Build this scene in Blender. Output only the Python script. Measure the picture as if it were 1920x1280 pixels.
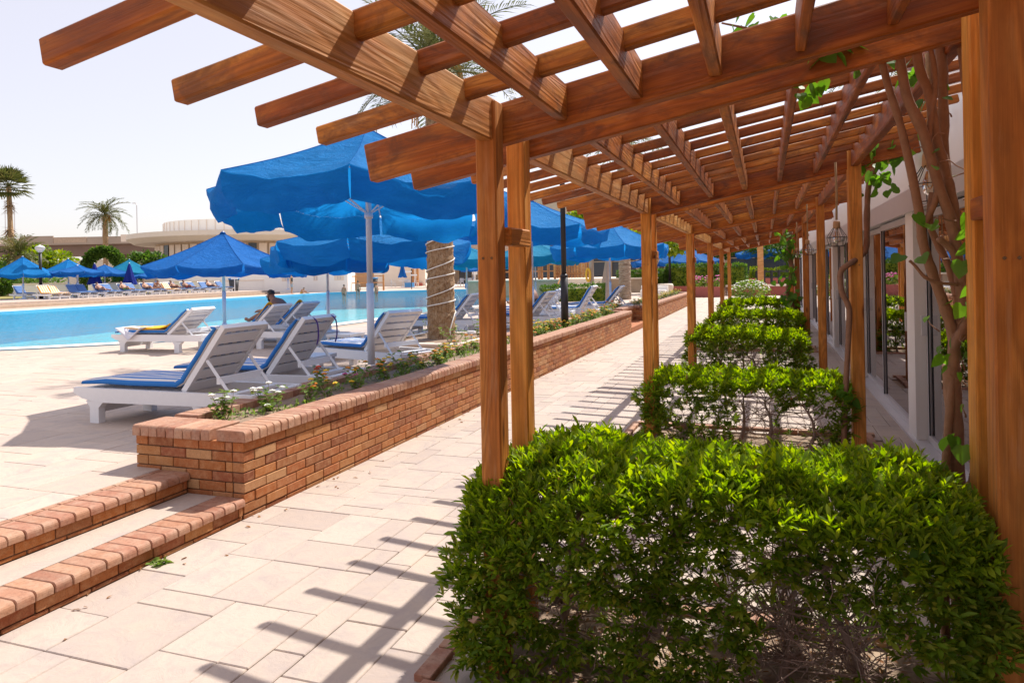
import bpy, bmesh, math, random
import numpy as np
from mathutils import Vector, Matrix, noise
from mathutils.geometry import tessellate_polygon

R = math.radians
random.seed(7)
rng = np.random.default_rng(7)
sc = bpy.context.scene
for o in list(bpy.data.objects):
    bpy.data.objects.remove(o)
C = sc.collection

# ------------------------------------------------------------------ camera
FOCAL = 1323.6; YAW = 0.3443; ROLL = 0.0195
cd = bpy.data.cameras.new('camera')
cam = bpy.data.objects.new('camera', cd); C.objects.link(cam)
cd.sensor_width = 36.0; cd.sensor_fit = 'HORIZONTAL'
cd.lens = FOCAL / 1920 * 36.0
cd.shift_y = -126.4 / 1920
cd.clip_start = 0.05; cd.clip_end = 3000
fw = Vector((-math.sin(YAW), math.cos(YAW), 0)); hh = Vector((math.cos(YAW), math.sin(YAW), 0)); up = Vector((0, 0, 1))
rr = hh * math.cos(ROLL) - up * math.sin(ROLL); uu = hh * math.sin(ROLL) + up * math.cos(ROLL)
m = Matrix((rr, uu, -fw)).transposed().to_4x4(); m.translation = (0, 0, 1.6)
cam.matrix_world = m
sc.camera = cam

# ------------------------------------------------------------------ sky and sun
SUN = Vector((.26, .75, 1.0)).normalized()
ELEV = math.asin(SUN.z); AZ = math.atan2(SUN.x, SUN.y)
w = bpy.data.worlds.new('World'); sc.world = w; w.use_nodes = True
nt = w.node_tree; bg = nt.nodes['Background']
sky = nt.nodes.new('ShaderNodeTexSky'); sky.sky_type = 'NISHITA'; sky.sun_disc = False
sky.sun_elevation = ELEV; sky.sun_rotation = AZ
sky.air_density = 1.0; sky.dust_density = 1.6; sky.ozone_density = 1.0; sky.altitude = 0
hz = nt.nodes.new('ShaderNodeMix'); hz.data_type = 'RGBA'; hz.inputs[0].default_value = .62; hz.inputs[7].default_value = (4.6, 4.1, 4.15, 1)   # thin white summer haze, the same all round
nt.links.new(sky.outputs[0], hz.inputs[6]); nt.links.new(hz.outputs[2], bg.inputs[0]); bg.inputs[1].default_value = 0.15
ld = bpy.data.lights.new('sun', 'SUN'); ld.energy = 4.3; ld.angle = R(.53); ld.color = (1, .95, .86)
sun = bpy.data.objects.new('sun', ld); C.objects.link(sun)
sun.rotation_euler = (-SUN).to_track_quat('-Z', 'Y').to_euler()
sun.location = (0, 0, 30)
sc.view_settings.view_transform = 'Standard'; sc.view_settings.look = 'None'
sc.view_settings.gamma = 1; sc.view_settings.use_curve_mapping = False
sc.view_settings.exposure = 0.58
try:
    sc.cycles.max_bounces = 8; sc.cycles.transparent_max_bounces = 16
    sc.cycles.caustics_reflective = False; sc.cycles.caustics_refractive = False
except Exception:
    pass

# ------------------------------------------------------------------ materials
MATS = {}
class NT:
    def __init__(s, name):
        s.m = bpy.data.materials.new(name); s.m.use_nodes = True
        s.t = s.m.node_tree; s.b = s.t.nodes['Principled BSDF']; s.out = s.t.nodes['Material Output']
        MATS[name] = s.m
    def n(s, typ, **kw):
        nd = s.t.nodes.new('ShaderNode' + typ)
        for k, v in kw.items():
            if k.startswith('i_'):
                nd.inputs[k[2:].replace('_', ' ')].default_value = v
            else:
                setattr(nd, k, v)
        return nd
    def l(s, a, b): s.t.links.new(a, b)
    def coord(s, scale=(1, 1, 1), kind='Object', rnd=False, rot=(0, 0, 0)):
        tc = s.n('TexCoord'); mp = s.n('Mapping'); mp.inputs['Scale'].default_value = scale; mp.inputs['Rotation'].default_value = rot
        if rnd:
            oi = s.n('ObjectInfo'); mul = s.n('VectorMath', operation='MULTIPLY_ADD')
            mul.inputs[1].default_value = (17.3, 9.7, 23.1)
            cb = s.n('CombineXYZ')
            for i in range(3): s.l(oi.outputs['Random'], cb.inputs[i])
            s.l(cb.outputs[0], mul.inputs[0]); s.l(tc.outputs[kind], mul.inputs[2]); s.l(mul.outputs[0], mp.inputs[0])
        else:
            s.l(tc.outputs[kind], mp.inputs[0])
        return mp.outputs[0]
    def noise(s, vec, scale, detail=3, rough=.5, dist=0):
        x = s.n('TexNoise'); x.inputs['Scale'].default_value = scale; x.inputs['Detail'].default_value = detail
        x.inputs['Roughness'].default_value = rough; x.inputs['Distortion'].default_value = dist
        s.l(vec, x.inputs['Vector']); return x.outputs[0]
    def ramp(s, fac, stops):
        r = s.n('ValToRGB'); e = r.color_ramp.elements
        while len(e) < len(stops): e.new(.5)
        for i, (p, c) in enumerate(stops):
            e[i].position = p; e[i].color = (*c, 1) if len(c) == 3 else c
        s.l(fac, r.inputs[0]); return r.outputs[0]
    def mix(s, fac, a, b, mode='MIX'):
        x = s.n('Mix', data_type='RGBA', blend_type=mode)
        for sock, v in ((x.inputs[0], fac), (x.inputs[6], a), (x.inputs[7], b)):
            if isinstance(v, (int, float)): sock.default_value = v
            elif isinstance(v, tuple): sock.default_value = (*v, 1)
            else: s.l(v, sock)
        return x.outputs[2]
    def math(s, op, a, b=0.0):
        x = s.n('Math', operation=op)
        for sock, v in ((x.inputs[0], a), (x.inputs[1], b)):
            if isinstance(v, (int, float)): sock.default_value = v
            else: s.l(v, sock)
        return x.outputs[0]
    def tint(s):
        a = s.n('Attribute', attribute_name='tint'); oi = s.n('ObjectInfo')
        return s.math('FRACT', s.math('ADD', a.outputs['Fac'], oi.outputs['Random']))
    def bump(s, h, strength=.3, dist=.01):
        b = s.n('Bump'); b.inputs['Strength'].default_value = strength; b.inputs['Distance'].default_value = dist
        s.l(h, b.inputs['Height']); s.l(b.outputs[0], s.b.inputs['Normal']); return b.outputs[0]
    def col(s, c):
        if isinstance(c, tuple): s.b.inputs['Base Color'].default_value = (*c, 1)
        else: s.l(c, s.b.inputs['Base Color'])
    def rough(s, v):
        if isinstance(v, (int, float)): s.b.inputs['Roughness'].default_value = v
        else: s.l(v, s.b.inputs['Roughness'])
    def translucent(s, colr, fac, normal=None):
        tr = s.n('BsdfTranslucent'); mx = s.n('MixShader'); mx.inputs[0].default_value = fac
        if isinstance(colr, tuple): tr.inputs[0].default_value = (*colr, 1)
        else: s.l(colr, tr.inputs[0])
        s.l(s.b.outputs[0], mx.inputs[1]); s.l(tr.outputs[0], mx.inputs[2]); s.l(mx.outputs[0], s.out.inputs[0])

def wood(name, dark, mid, light, stain=.5, rough=.5):
    """long-grained timber: growth-ring lines are iso-lines of a noise stretched along the piece"""
    n = NT(name)
    v = n.coord((.55, 6.5, 6.5), rnd=True)
    a = n.noise(v, 1.0, 2, .45, .35)
    rings = n.math('ADD', n.math('MULTIPLY', n.math('SINE', n.math('MULTIPLY', a, 95.0)), .5), .5)
    fib = n.noise(n.coord((3.0, 150, 150), rnd=True), 1.0, 3, .6)
    broad = n.noise(n.coord((.9, 5, 5), rnd=True), 1.6, 4, .6, .5)
    base = n.ramp(broad, [(.30, dark), (.50, mid), (.70, light)])
    c = n.mix(n.math('MULTIPLY', rings, .42), base, tuple(x * .45 for x in mid))
    c = n.mix(.45, c, n.ramp(fib, [(.32, (.6, .55, .5)), (.6, (1, 1, 1))]), 'MULTIPLY')
    big = n.noise(n.coord((2.2, 4, 4), rnd=True), 1.7, 5, .7, .8)
    st = n.math('MULTIPLY', n.ramp(big, [(.47, (0, 0, 0)), (.64, (1, 1, 1))]), stain)
    c = n.mix(st, c, tuple(x * .33 + .012 for x in mid))
    fade = n.math('MULTIPLY', n.ramp(n.noise(n.coord((1.1, 9, 9), rnd=True), 2.3, 4, .65), [(.56, (0, 0, 0)), (.72, (1, 1, 1))]), .35)
    c = n.mix(fade, c, tuple(min(1, x * .7 + .12) for x in light))
    vo = n.n('TexVoronoi'); vo.inputs['Scale'].default_value = 1.0; n.l(n.coord((1.7, 7, 7), rnd=True), vo.inputs['Vector'])
    kn = n.ramp(vo.outputs['Distance'], [(.04, (.22, .16, .14)), (.09, (.6, .5, .45)), (.13, (1, 1, 1))])
    c = n.mix(.85, c, kn, 'MULTIPLY')
    cr = n.noise(n.coord((.8, 30, 30), rnd=True), 1.3, 2, .4)
    crk = n.ramp(cr, [(.235, (.12, .08, .06)), (.262, (1, 1, 1))])
    c = n.mix(.9, c, crk, 'MULTIPLY')
    oi = n.n('ObjectInfo'); hs = n.n('HueSaturation'); n.l(c, hs.inputs['Color'])
    n.l(n.math('ADD', n.math('MULTIPLY', oi.outputs['Random'], .35), .84), hs.inputs['Value'])
    n.l(n.math('ADD', n.math('MULTIPLY', oi.outputs['Random'], .010), .494), hs.inputs['Hue'])
    n.b.inputs['Specular IOR Level'].default_value = .25
    n.col(hs.outputs[0]); n.rough(n.math('ADD', n.math('MULTIPLY', broad, .35), rough - .1))
    n.bump(n.math('ADD', n.math('ADD', n.math('MULTIPLY', rings, .5), fib), n.math('MULTIPLY', crk, .8)), .5, .0035)
    return n
wood('pergola_wood', (.22, .048, .007), (.45, .125, .015), (.66, .25, .042), .85, .45)
wood('sunlit_rail_wood', (.44, .15, .03), (.62, .26, .06), (.80, .46, .17), .3, .5)  # painted paler than the beams so the rail looks sunlit
wood('post_wood', (.48, .15, .022), (.66, .245, .042), (.78, .36, .085), .22, .52)
wood('far_wood', (.4, .17, .06), (.55, .26, .1), (.65, .35, .15), .1, .6)

def brickmat(name, sat=1.0):
    n = NT(name); t = n.tint()
    c = n.ramp(t, [(0, (.36, .105, .026)), (.16, (.43, .15, .036)), (.3, (.22, .06, .022)), (.45, (.46, .20, .065)), (.6, (.37, .11, .03)), (.74, (.50, .27, .12)), (.88, (.30, .085, .032)), (1, (.41, .14, .04))])
    nn = n.noise(n.coord((1, 1, 1), rnd=True), 22, 5, .65)
    bl = n.ramp(nn, [(.42, (0, 0, 0)), (.72, (1, 1, 1))])
    c = n.mix(n.math('MULTIPLY', bl, .38), c, (.64, .38, .20))
    sp = n.noise(n.coord((1, 1, 1), rnd=True), 130, 2, .5)
    c = n.mix(.5, c, n.ramp(sp, [(.3, (.55, .5, .45)), (.5, (1, 1, 1))]), 'MULTIPLY')
    n.col(c); n.rough(.85); n.bump(n.math('ADD', nn, n.math('MULTIPLY', sp, .4)), .5, .004)
brickmat('brick')
def capmat():
    n = NT('cap_brick'); t = n.tint()
    c = n.ramp(t, [(0, (.38, .17, .095)), (.2, (.45, .235, .14)), (.4, (.29, .11, .062)), (.6, (.48, .27, .17)), (.8, (.35, .145, .085)), (1, (.42, .205, .13))])
    nn = n.noise(n.coord(rnd=True), 14, 5, .6)
    c = n.mix(n.math('MULTIPLY', n.ramp(nn, [(.4, (0, 0, 0)), (.7, (1, 1, 1))]), .5), c, (.50, .345, .25))
    gr = n.noise(n.coord(rnd=True), 45, 4, .7)
    c = n.mix(.5, c, n.ramp(gr, [(.34, (.5, .44, .4)), (.52, (1, 1, 1))]), 'MULTIPLY')
    n.col(c); n.rough(.75); n.bump(n.math('ADD', nn, n.math('MULTIPLY', gr, .4)), .5, .006)
capmat()
def slabmat(name, a, b, c3, joint=False):
    n = NT(name); t = n.tint()
    c = n.ramp(t, [(0, a), (.5, b), (1, c3)])
    v = n.coord(kind='Generated') if False else n.n('NewGeometry').outputs['Position']
    mot = n.noise(v, 3.4, 7, .72, 1.2)
    c = n.mix(n.math('MULTIPLY', n.ramp(mot, [(.47, (0, 0, 0)), (.66, (1, 1, 1))]), .6), c, (.36, .30, .285))
    st = n.noise(v, 9, 5, .7, 1.5)
    c = n.mix(n.math('MULTIPLY', n.ramp(st, [(.52, (0, 0, 0)), (.66, (1, 1, 1))]), .35), c, (.37, .295, .265))
    sd = n.noise(v, .9, 5, .7, .8)
    c = n.mix(n.math('MULTIPLY', n.ramp(sd, [(.55, (0, 0, 0)), (.75, (1, 1, 1))]), .55), c, (.55, .42, .31))
    sp = n.noise(v, 1.7, 6, .8, 2.5)
    c = n.mix(n.math('MULTIPLY', n.ramp(sp, [(.66, (0, 0, 0)), (.71, (1, 1, 1))]), .5), c, (.30, .20, .15))
    fine = n.noise(v, 60, 4, .6)
    n.col(c); n.rough(.8); n.bump(n.math('ADD', n.math('MULTIPLY', st, 1.2), n.math('MULTIPLY', fine, .25)), .35, .012)
slabmat('paving', (.465, .375, .31), (.50, .41, .345), (.42, .335, .285))
slabmat('deck_paving', (.51, .395, .32), (.54, .43, .355), (.48, .375, .305))
def simple(name, c, rough=.6, metal=0, var=0.0, vscale=8, bump=0, bscale=40, spec=None):
    n = NT(name)
    if var:
        f = n.noise(n.n('NewGeometry').outputs['Position'], vscale, 4, .6)
        n.col(n.mix(f, tuple(max(0, x * (1 - var)) for x in c), tuple(min(1, x * (1 + var)) for x in c)))
    else: n.col(c)
    n.rough(rough); n.b.inputs['Metallic'].default_value = metal
    if bump: n.bump(n.noise(n.n('NewGeometry').outputs['Position'], bscale, 4, .6), bump, .01)
    return n
simple('joint_sand', (.40, .29, .205), .95, var=.3, vscale=12)
simple('mortar', (.13, .075, .045), .95, var=.4, vscale=25, bump=.5)
simple('soil', (.27, .185, .13), .95, var=.5, vscale=14, bump=.9, bscale=30)
simple('white_paint', (.78, .78, .80), .45, var=.05, vscale=30)
simple('white_wall', (.86, .83, .79), .8, var=.06, vscale=1.5, bump=.15)
simple('cream_wall', (.74, .66, .56), .8, var=.07, vscale=.8)
simple('beige_wall', (.52, .40, .29), .8, var=.12, vscale=.7)
simple('stone_wall', (.46, .34, .25), .85, var=.3, vscale=3, bump=.4, bscale=8)
simple('red_wall', (.36, .10, .08), .8, var=.2, vscale=4)
simple('coping', (.78, .66, .55), .7, var=.08, vscale=2)
simple('aluminium', (.66, .64, .65), .4, .25, var=.05)
simple('dark_gasket', (.03, .03, .035), .5)
simple('black_metal', (.025, .024, .028), .45, .3)
simple('steel', (.7, .7, .72), .2, 1)
simple('pole_white', (.66, .66, .69), .4, .1, var=.05)
simple('pool_tile', (.34, .74, .76), .3, var=.12, vscale=.6)
simple('pool_wall', (.12, .46, .70), .4, var=.1)
n = NT('bark'); gp = n.n('NewGeometry').outputs['Position']
b1 = n.noise(n.coord((9, 9, 5)), 1.6, 6, .7, 1.2); b2 = n.noise(n.coord((60, 60, 12)), 1.0, 4, .6)
n.col(n.mix(.6, n.ramp(b1, [(.30, (.17, .085, .04)), (.48, (.44, .27, .14)), (.68, (.60, .44, .29))]), n.ramp(b2, [(.3, (.5, .45, .4)), (.6, (1, 1, 1))]), 'MULTIPLY')); n.rough(.92); n.bump(n.math('ADD', b1, n.math('MULTIPLY', b2, .7)), 1.0, .05)
n = NT('palm_pale'); q1 = n.noise(n.coord((3, 3, 14)), 1.2, 5, .7, 1.0)
n.col(n.ramp(q1, [(.32, (.17, .115, .075)), (.5, (.40, .30, .22)), (.68, (.54, .44, .35))])); n.rough(.92); n.bump(q1, 1.0, .06)
simple('vine_bark', (.27, .135, .075), .8, var=.35, vscale=22, bump=.5, bscale=70)
simple('twig', (.36, .245, .20), .9, var=.4, vscale=30)
simple('trunk_grey', (.42, .33, .27), .9, var=.25, vscale=6, bump=.5)
simple('rope_white', (.80, .78, .74), .6)
simple('rope', (.38, .24, .12), .9, var=.3, vscale=90)
simple('lamp_wood', (.45, .25, .12), .6, var=.2, vscale=30)
simple('lawn', (.28, .24, .07), .95, var=.35, vscale=1.2, bump=.6, bscale=20)
simple('ground', (.42, .35, .28), .95, var=.15, vscale=.1)
simple('concrete', (.38, .30, .24), .9, var=.2, vscale=.3)
simple('concrete_dark', (.20, .13, .10), .9, var=.2, vscale=.3)
simple('window_dark', (.035, .045, .06), .15)
simple('frame_tan', (.55, .40, .25), .6, var=.1)
simple('interior', (.10, .075, .06), .9)
simple('skin', (.42, .22, .14), .55, var=.08, vscale=12)
simple('skin_dark', (.26, .125, .08), .55, var=.08, vscale=12)
simple('hair', (.015, .011, .01), .6)
simple('cloth_navy', (.025, .035, .10), .8, var=.5, vscale=60)
simple('cloth_black', (.02, .02, .022), .8)
simple('cloth_grey', (.30, .31, .36), .8)
simple('cloth_yellow', (.75, .52, .03), .8)
simple('cloth_green', (.10, .30, .06), .8)
simple('cloth_red', (.45, .05, .05), .8)
simple('bin_blue', (.04, .22, .50), .5)
simple('bin_dark', (.05, .05, .055), .6)
simple('plastic_grey', (.62, .62, .64), .4)
simple('purple_cord', (.07, .03, .25), .7)
simple('cup_red', (.45, .03, .06), .25)
simple('sign_print', (.55, .52, .52), .7)
simple('ring_yellow', (.80, .45, .03), .5)
simple('flower_orange', (.85, .30, .015), .6)
simple('flower_yellow', (.85, .55, .02), .6)
simple('flower_white', (.85, .84, .80), .6)
simple('flower_red', (.65, .06, .02), .6)
simple('flower_pink', (.65, .12, .35), .6)
simple('dates', (.55, .26, .04), .6, var=.3, vscale=8)

def leafmat(name, a, b, c3, tr=.4, rough=.4):
    n = NT(name); t = n.tint()
    c = n.ramp(t, [(0, a), (.5, b), (1, c3)])
    n.b.inputs['Specular IOR Level'].default_value = .3
    n.col(c); n.rough(rough)
    br = n.n('HueSaturation'); br.inputs['Value'].default_value = 1.6; br.inputs['Saturation'].default_value = 1.1; n.l(c, br.inputs['Color'])
    n.translucent(br.outputs[0], tr)
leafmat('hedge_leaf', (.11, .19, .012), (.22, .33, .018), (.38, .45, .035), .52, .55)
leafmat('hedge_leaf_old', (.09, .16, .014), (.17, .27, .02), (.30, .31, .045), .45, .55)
leafmat('vine_leaf', (.07, .16, .02), (.12, .25, .03), (.16, .31, .04), .5, .45)
leafmat('lantana_leaf', (.10, .17, .03), (.16, .25, .04), (.24, .30, .07), .35, .6)
leafmat('palm_leaf', (.09, .11, .035), (.14, .15, .05), (.22, .21, .09), .3, .5)
leafmat('palm_leaf_far', (.06, .075, .02), (.10, .11, .03), (.16, .14, .05), .25, .6)
leafmat('tree_leaf', (.04, .09, .014), (.07, .14, .02), (.12, .19, .03), .35, .55)
leafmat('tree_leaf_bright', (.12, .20, .015), (.20, .28, .02), (.30, .33, .03), .4, .55)
leafmat('dry_leaf', (.30, .13, .05), (.38, .20, .09), (.24, .12, .06), .2, .8)

def fabric(name, c, tr=.35):
    n = NT(name)
    v = n.coord(rnd=True)
    f = n.noise(v, 2.2, 5, .65, .6)
    cc = n.mix(f, tuple(x * .74 for x in c), tuple(min(1, x * 1.22 + .012) for x in c))
    fold = n.noise(n.coord((1, 1, 2.4), rnd=True), 3.2, 7, .68, 2.2); fine = n.noise(v, 26, 4, .6, .6)
    n.b.inputs['Specular IOR Level'].default_value = .12
    n.col(cc); n.rough(.7); nb = n.bump(n.math('ADD', fold, n.math('MULTIPLY', fine, .10)), .8, .09)
    tc = n.mix(.35, cc, tuple(min(1, x * 1.25) for x in c))
    n.translucent(tc, tr)
fabric('blue_fabric', (.006, .23, .62), .45); fabric('royal_fabric', (.012, .155, .50), .40); fabric('teal_fabric', (.008, .26, .48), .42); fabric('navy_fabric', (.012, .03, .27), .15)
def striped(name, c1, c2, scale, axis=1, duty=.5):
    n = NT(name); tc = n.n('TexCoord'); sp = n.n('SeparateXYZ'); n.l(tc.outputs['Object'], sp.inputs[0])
    f = n.math('FRACT', n.math('MULTIPLY', sp.outputs[axis], scale)); f = n.math('GREATER_THAN', f, duty)
    nn = n.noise(tc.outputs['Object'], 6, 4, .6)
    n.col(n.mix(f, c1, c2)); n.rough(.85); n.bump(nn, .3, .02)
striped('stripe_blue', (.02, .17, .52), (.74, .70, .66), 9.0, 1, .50)
striped('stripe_orange', (.75, .35, .06), (.72, .68, .62), 7, 1, .5)
simple('pad_blue', (.10, .19, .40), .85, var=.15)
simple('towel_yellow', (.80, .42, .015), .9, var=.12, vscale=20)
simple('towel_white', (.70, .68, .74), .9, var=.1, vscale=20)

n = NT('water')
geo = n.n('NewGeometry').outputs['Position']
mp = n.n('Mapping'); mp.inputs['Scale'].default_value = (1.0, 1.0, 1); n.l(geo, mp.inputs[0])
w1 = n.noise(mp.outputs[0], 2.2, 4, .6, 1.0); w2 = n.noise(mp.outputs[0], .35, 2, .5)
bm_ = n.n('Bump'); bm_.inputs['Strength'].default_value = .8; bm_.inputs['Distance'].default_value = .16
n.l(n.math('ADD', w1, w2), bm_.inputs['Height'])
gl = n.n('BsdfGlossy'); gl.inputs['Roughness'].default_value = .03; n.l(bm_.outputs[0], gl.inputs['Normal'])
tr = n.n('BsdfTransparent'); tr.inputs[0].default_value = (.62, .90, .97, 1)
fr = n.n('Fresnel'); fr.inputs[0].default_value = 1.33; n.l(bm_.outputs[0], fr.inputs['Normal'])
mx = n.n('MixShader'); n.l(n.math('MINIMUM', n.math('MULTIPLY', fr.outputs[0], .85), .62), mx.inputs[0]); n.l(tr.outputs[0], mx.inputs[1]); n.l(gl.outputs[0], mx.inputs[2]); n.l(mx.outputs[0], n.out.inputs[0])

def glass(name, tintc, refl):
    n = NT(name)
    gl = n.n('BsdfGlossy'); gl.inputs['Roughness'].default_value = .008; gl.inputs[0].default_value = (.9, .88, .9, 1)
    tr = n.n('BsdfTransparent'); tr.inputs[0].default_value = (*tintc, 1)
    fr = n.n('Fresnel'); fr.inputs[0].default_value = 1.5
    f = n.math('MINIMUM', n.math('ADD', n.math('MULTIPLY', fr.outputs[0], .9), refl), .95)
    mx = n.n('MixShader'); n.l(f, mx.inputs[0]); n.l(tr.outputs[0], mx.inputs[1]); n.l(gl.outputs[0], mx.inputs[2]); n.l(mx.outputs[0], n.out.inputs[0])
glass('door_glass', (.5, .48, .5), .36)
glass('bulb_glass', (.95, .9, .8), .08)

# ------------------------------------------------------------------ helpers
def setp(o, label=None, cat=None, group=None, kind=None):
    if label: o['label'] = label
    if cat: o['category'] = cat
    if group: o['group'] = group
    if kind: o['kind'] = kind
    return o
def thing(name, label, cat, loc=(0, 0, 0), group=None, rz=0):
    o = bpy.data.objects.new(name, None); C.objects.link(o); o.location = loc; o.rotation_euler = (0, 0, rz)
    o.empty_display_size = .1
    return setp(o, label, cat, group)
def inv(p):
    t = Matrix.Translation(p.location) @ p.rotation_euler.to_matrix().to_4x4()
    if p.parent: t = p.parent_world @ t if hasattr(p, 'parent_world') else t
    return t.inverted()
def link(name, me, mat, parent=None, world=True, mw=None):
    """world=True: the mesh is in world coordinates; the parent is an Empty (or a top-level mesh at the origin)."""
    o = bpy.data.objects.new(name, me); C.objects.link(o)
    if mat is not None and not me.materials: me.materials.append(MATS[mat])
    if parent is not None:
        o.parent = parent
        if world and parent.type == 'EMPTY': o.matrix_parent_inverse = inv(parent)
    if mw is not None: o.matrix_basis = mw
    return o
class MB:
    def __init__(s): s.v = []; s.f = []; s.t = []; s.n = 0
    def add(s, vs, fs, tint=0.0):
        vs = np.asarray(vs, float).reshape(-1, 3); b = s.n
        s.v.append(vs); s.n += len(vs)
        s.f.extend([tuple(i + b for i in f) for f in fs]); s.t.append(np.full(len(vs), tint))
        return s
    def box(s, x0, x1, y0, y1, z0, z1, tint=0.0):
        return s.add([(x0, y0, z0), (x1, y0, z0), (x1, y1, z0), (x0, y1, z0), (x0, y0, z1), (x1, y0, z1), (x1, y1, z1), (x0, y1, z1)],
                     [(0, 3, 2, 1), (4, 5, 6, 7), (0, 1, 5, 4), (1, 2, 6, 5), (2, 3, 7, 6), (3, 0, 4, 7)], tint)
    def tube(s, pts, radii, n=8, tint=0.0, cap=True):
        pts = [Vector(p) for p in pts]
        if isinstance(radii, (int, float)): radii = [radii] * len(pts)
        vs = []; fs = []; prev = None
        for i, p in enumerate(pts):
            d = (pts[min(i + 1, len(pts) - 1)] - pts[max(i - 1, 0)])
            d = d.normalized() if d.length > 1e-9 else Vector((0, 0, 1))
            if prev is None:
                a = d.cross(Vector((0, 0, 1)));
                if a.length < 1e-3: a = d.cross(Vector((1, 0, 0)))
            else:
                a = prev - d * prev.dot(d)
                if a.length < 1e-6: a = d.orthogonal()
            a.normalize(); prev = a; b = d.cross(a)
            for k in range(n):
                t = 2 * math.pi * k / n
                vs.append(p + (a * math.cos(t) + b * math.sin(t)) * radii[i])
        for i in range(len(pts) - 1):
            for k in range(n):
                k2 = (k + 1) % n
                fs.append((i * n + k, i * n + k2, (i + 1) * n + k2, (i + 1) * n + k))
        if cap:
            fs.append(tuple(range(n))[::-1]); fs.append(tuple((len(pts) - 1) * n + k for k in range(n)))
        return s.add([tuple(v) for v in vs], fs, tint)
    def lathe(s, c, prof, n=16, tint=0.0):
        vs = []; fs = []
        for r, z in prof:
            for k in range(n):
                t = 2 * math.pi * k / n; vs.append((c[0] + r * math.cos(t), c[1] + r * math.sin(t), c[2] + z))
        for i in range(len(prof) - 1):
            for k in range(n):
                k2 = (k + 1) % n; fs.append((i * n + k, i * n + k2, (i + 1) * n + k2, (i + 1) * n + k))
        fs.append(tuple(range(n))[::-1]); fs.append(tuple((len(prof) - 1) * n + k for k in range(n)))
        return s.add(vs, fs, tint)
    def mesh(s, name='mesh', smooth=False, tint=True):
        me = bpy.data.meshes.new(name)
        v = np.concatenate(s.v) if s.v else np.zeros((0, 3))
        me.from_pydata(v.tolist(), [], s.f)
        if tint and len(v):
            at = me.attributes.new('tint', 'FLOAT', 'POINT'); at.data.foreach_set('value', np.concatenate(s.t).astype(np.float32))
        if smooth: me.polygons.foreach_set('use_smooth', [True] * len(me.polygons))
        me.update(); return me
    def obj(s, name, mat, parent=None, smooth=False, world=True, mw=None):
        return link(name, s.mesh(name, smooth), mat, parent, world, mw)

def cham(lx, ly, lz, c):
    """chamfered box centred on the origin: verts, faces"""
    x, y, z = lx / 2, ly / 2, lz / 2
    bm = bmesh.new(); bmesh.ops.create_cube(bm, size=1)
    for v in bm.verts: v.co = Vector((v.co.x * lx, v.co.y * ly, v.co.z * lz))
    bmesh.ops.bevel(bm, geom=list(bm.edges), offset=c, segments=1, affect='EDGES')
    bm.verts.index_update()
    vs = np.array([v.co[:] for v in bm.verts]); fs = [tuple(v.index for v in f.verts) for f in bm.faces]
    bm.free(); return vs, fs
_bc = {}
def beam(name, p0, p1, wd, ht, mat, parent, upv=(0, 0, 1), c=.006, wob=.0):
    """timber from p0 to p1 (centre line); length runs along the local X axis"""
    p0, p1 = Vector(p0), Vector(p1); d = p1 - p0; L = d.length; d.normalize()
    u = Vector(upv); u = (u - d * u.dot(d)).normalized(); s = u.cross(d)
    key = (round(L, 4), wd, ht, c, mat)
    if key not in _bc:
        vs, fs = cham(L, wd, ht, c); mb = MB().add(vs, fs); _bc[key] = mb.mesh(name); _bc[key].materials.append(MATS[mat])
    mw = Matrix((d, s, u)).transposed().to_4x4(); mw.translation = (p0 + p1) / 2
    return link(name, _bc[key], mat, parent, True, mw)
def sheet(name, loops, z, mat, kind='structure', thick=None):
    """flat polygon (first loop) with holes (other loops)"""
    vl = [[Vector((x, y, 0)) for x, y in lp] for lp in loops]
    tris = tessellate_polygon(vl); vs = [(p.x, p.y, z) for lp in vl for p in lp]
    fs = []
    for t in tris:
        a, b, c = [Vector(vs[i]) for i in t]
        fs.append(tuple(t) if (b - a).cross(c - a).z > 0 else tuple(t)[::-1])
    mb = MB().add(vs, fs); o = mb.obj(name, mat); o['kind'] = kind
    return o

# ------------------------------------------------------------------ setting: ground sheets, pool
DK = .28           # pool deck level
pool = [(-11.6, 50), (-11.6, 16), (-11.9, 13.6), (-12.7, 12.1), (-14.2, 10.6), (-17, 8.6), (-22, 6.6), (-28, 6), (-33, 8),
        (-33.8, 14), (-34.2, 24), (-35.3, 34), (-36.1, 46), (-36.6, 53.5), (-35.2, 55.4), (-32.6, 56.2), (-29, 59.0), (-25, 60.4), (-19, 59.5), (-14, 56)]
def offset(poly, d):
    out = []; n_ = len(poly)
    for i in range(n_):
        a, b, c = Vector(poly[i - 1]), Vector(poly[i]), Vector(poly[(i + 1) % n_])
        e1 = (b - a).normalized(); e2 = (c - b).normalized()
        n1 = Vector((e1.y, -e1.x)); n2 = Vector((e2.y, -e2.x)); k = (n1 + n2).normalized(); f = d / max(.4, k.dot(n1))
        out.append((b.x + k.x * f, b.y + k.y * f))
    return out
area = sum(pool[i - 1][0] * pool[i][1] - pool[i][0] * pool[i - 1][1] for i in range(len(pool)))
sgn = 1 if area > 0 else -1
cop = offset(pool, .55 * sgn)
ground_hole = [(-120, -10), (2, -10), (2, 45), (-4, 45), (-4, 75), (-120, 75)]
sheet('ground', [[(-900, -300), (700, -300), (700, 1500), (-900, 1500)], ground_hole], -.02, 'ground')
WALK = sheet('walkway', [[(-3.32, -10), (2, -10), (2, 45), (-4.05, 45), (-4.05, 34.0), (-3.32, 34.0)]], -.006, 'joint_sand')
DECK = sheet('pool_deck', [[(-120, -10), (-3.9, -10), (-3.9, 34), (-4.05, 34), (-4.05, 75), (-120, 75)], cop], DK - .012, 'deck_paving')
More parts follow.
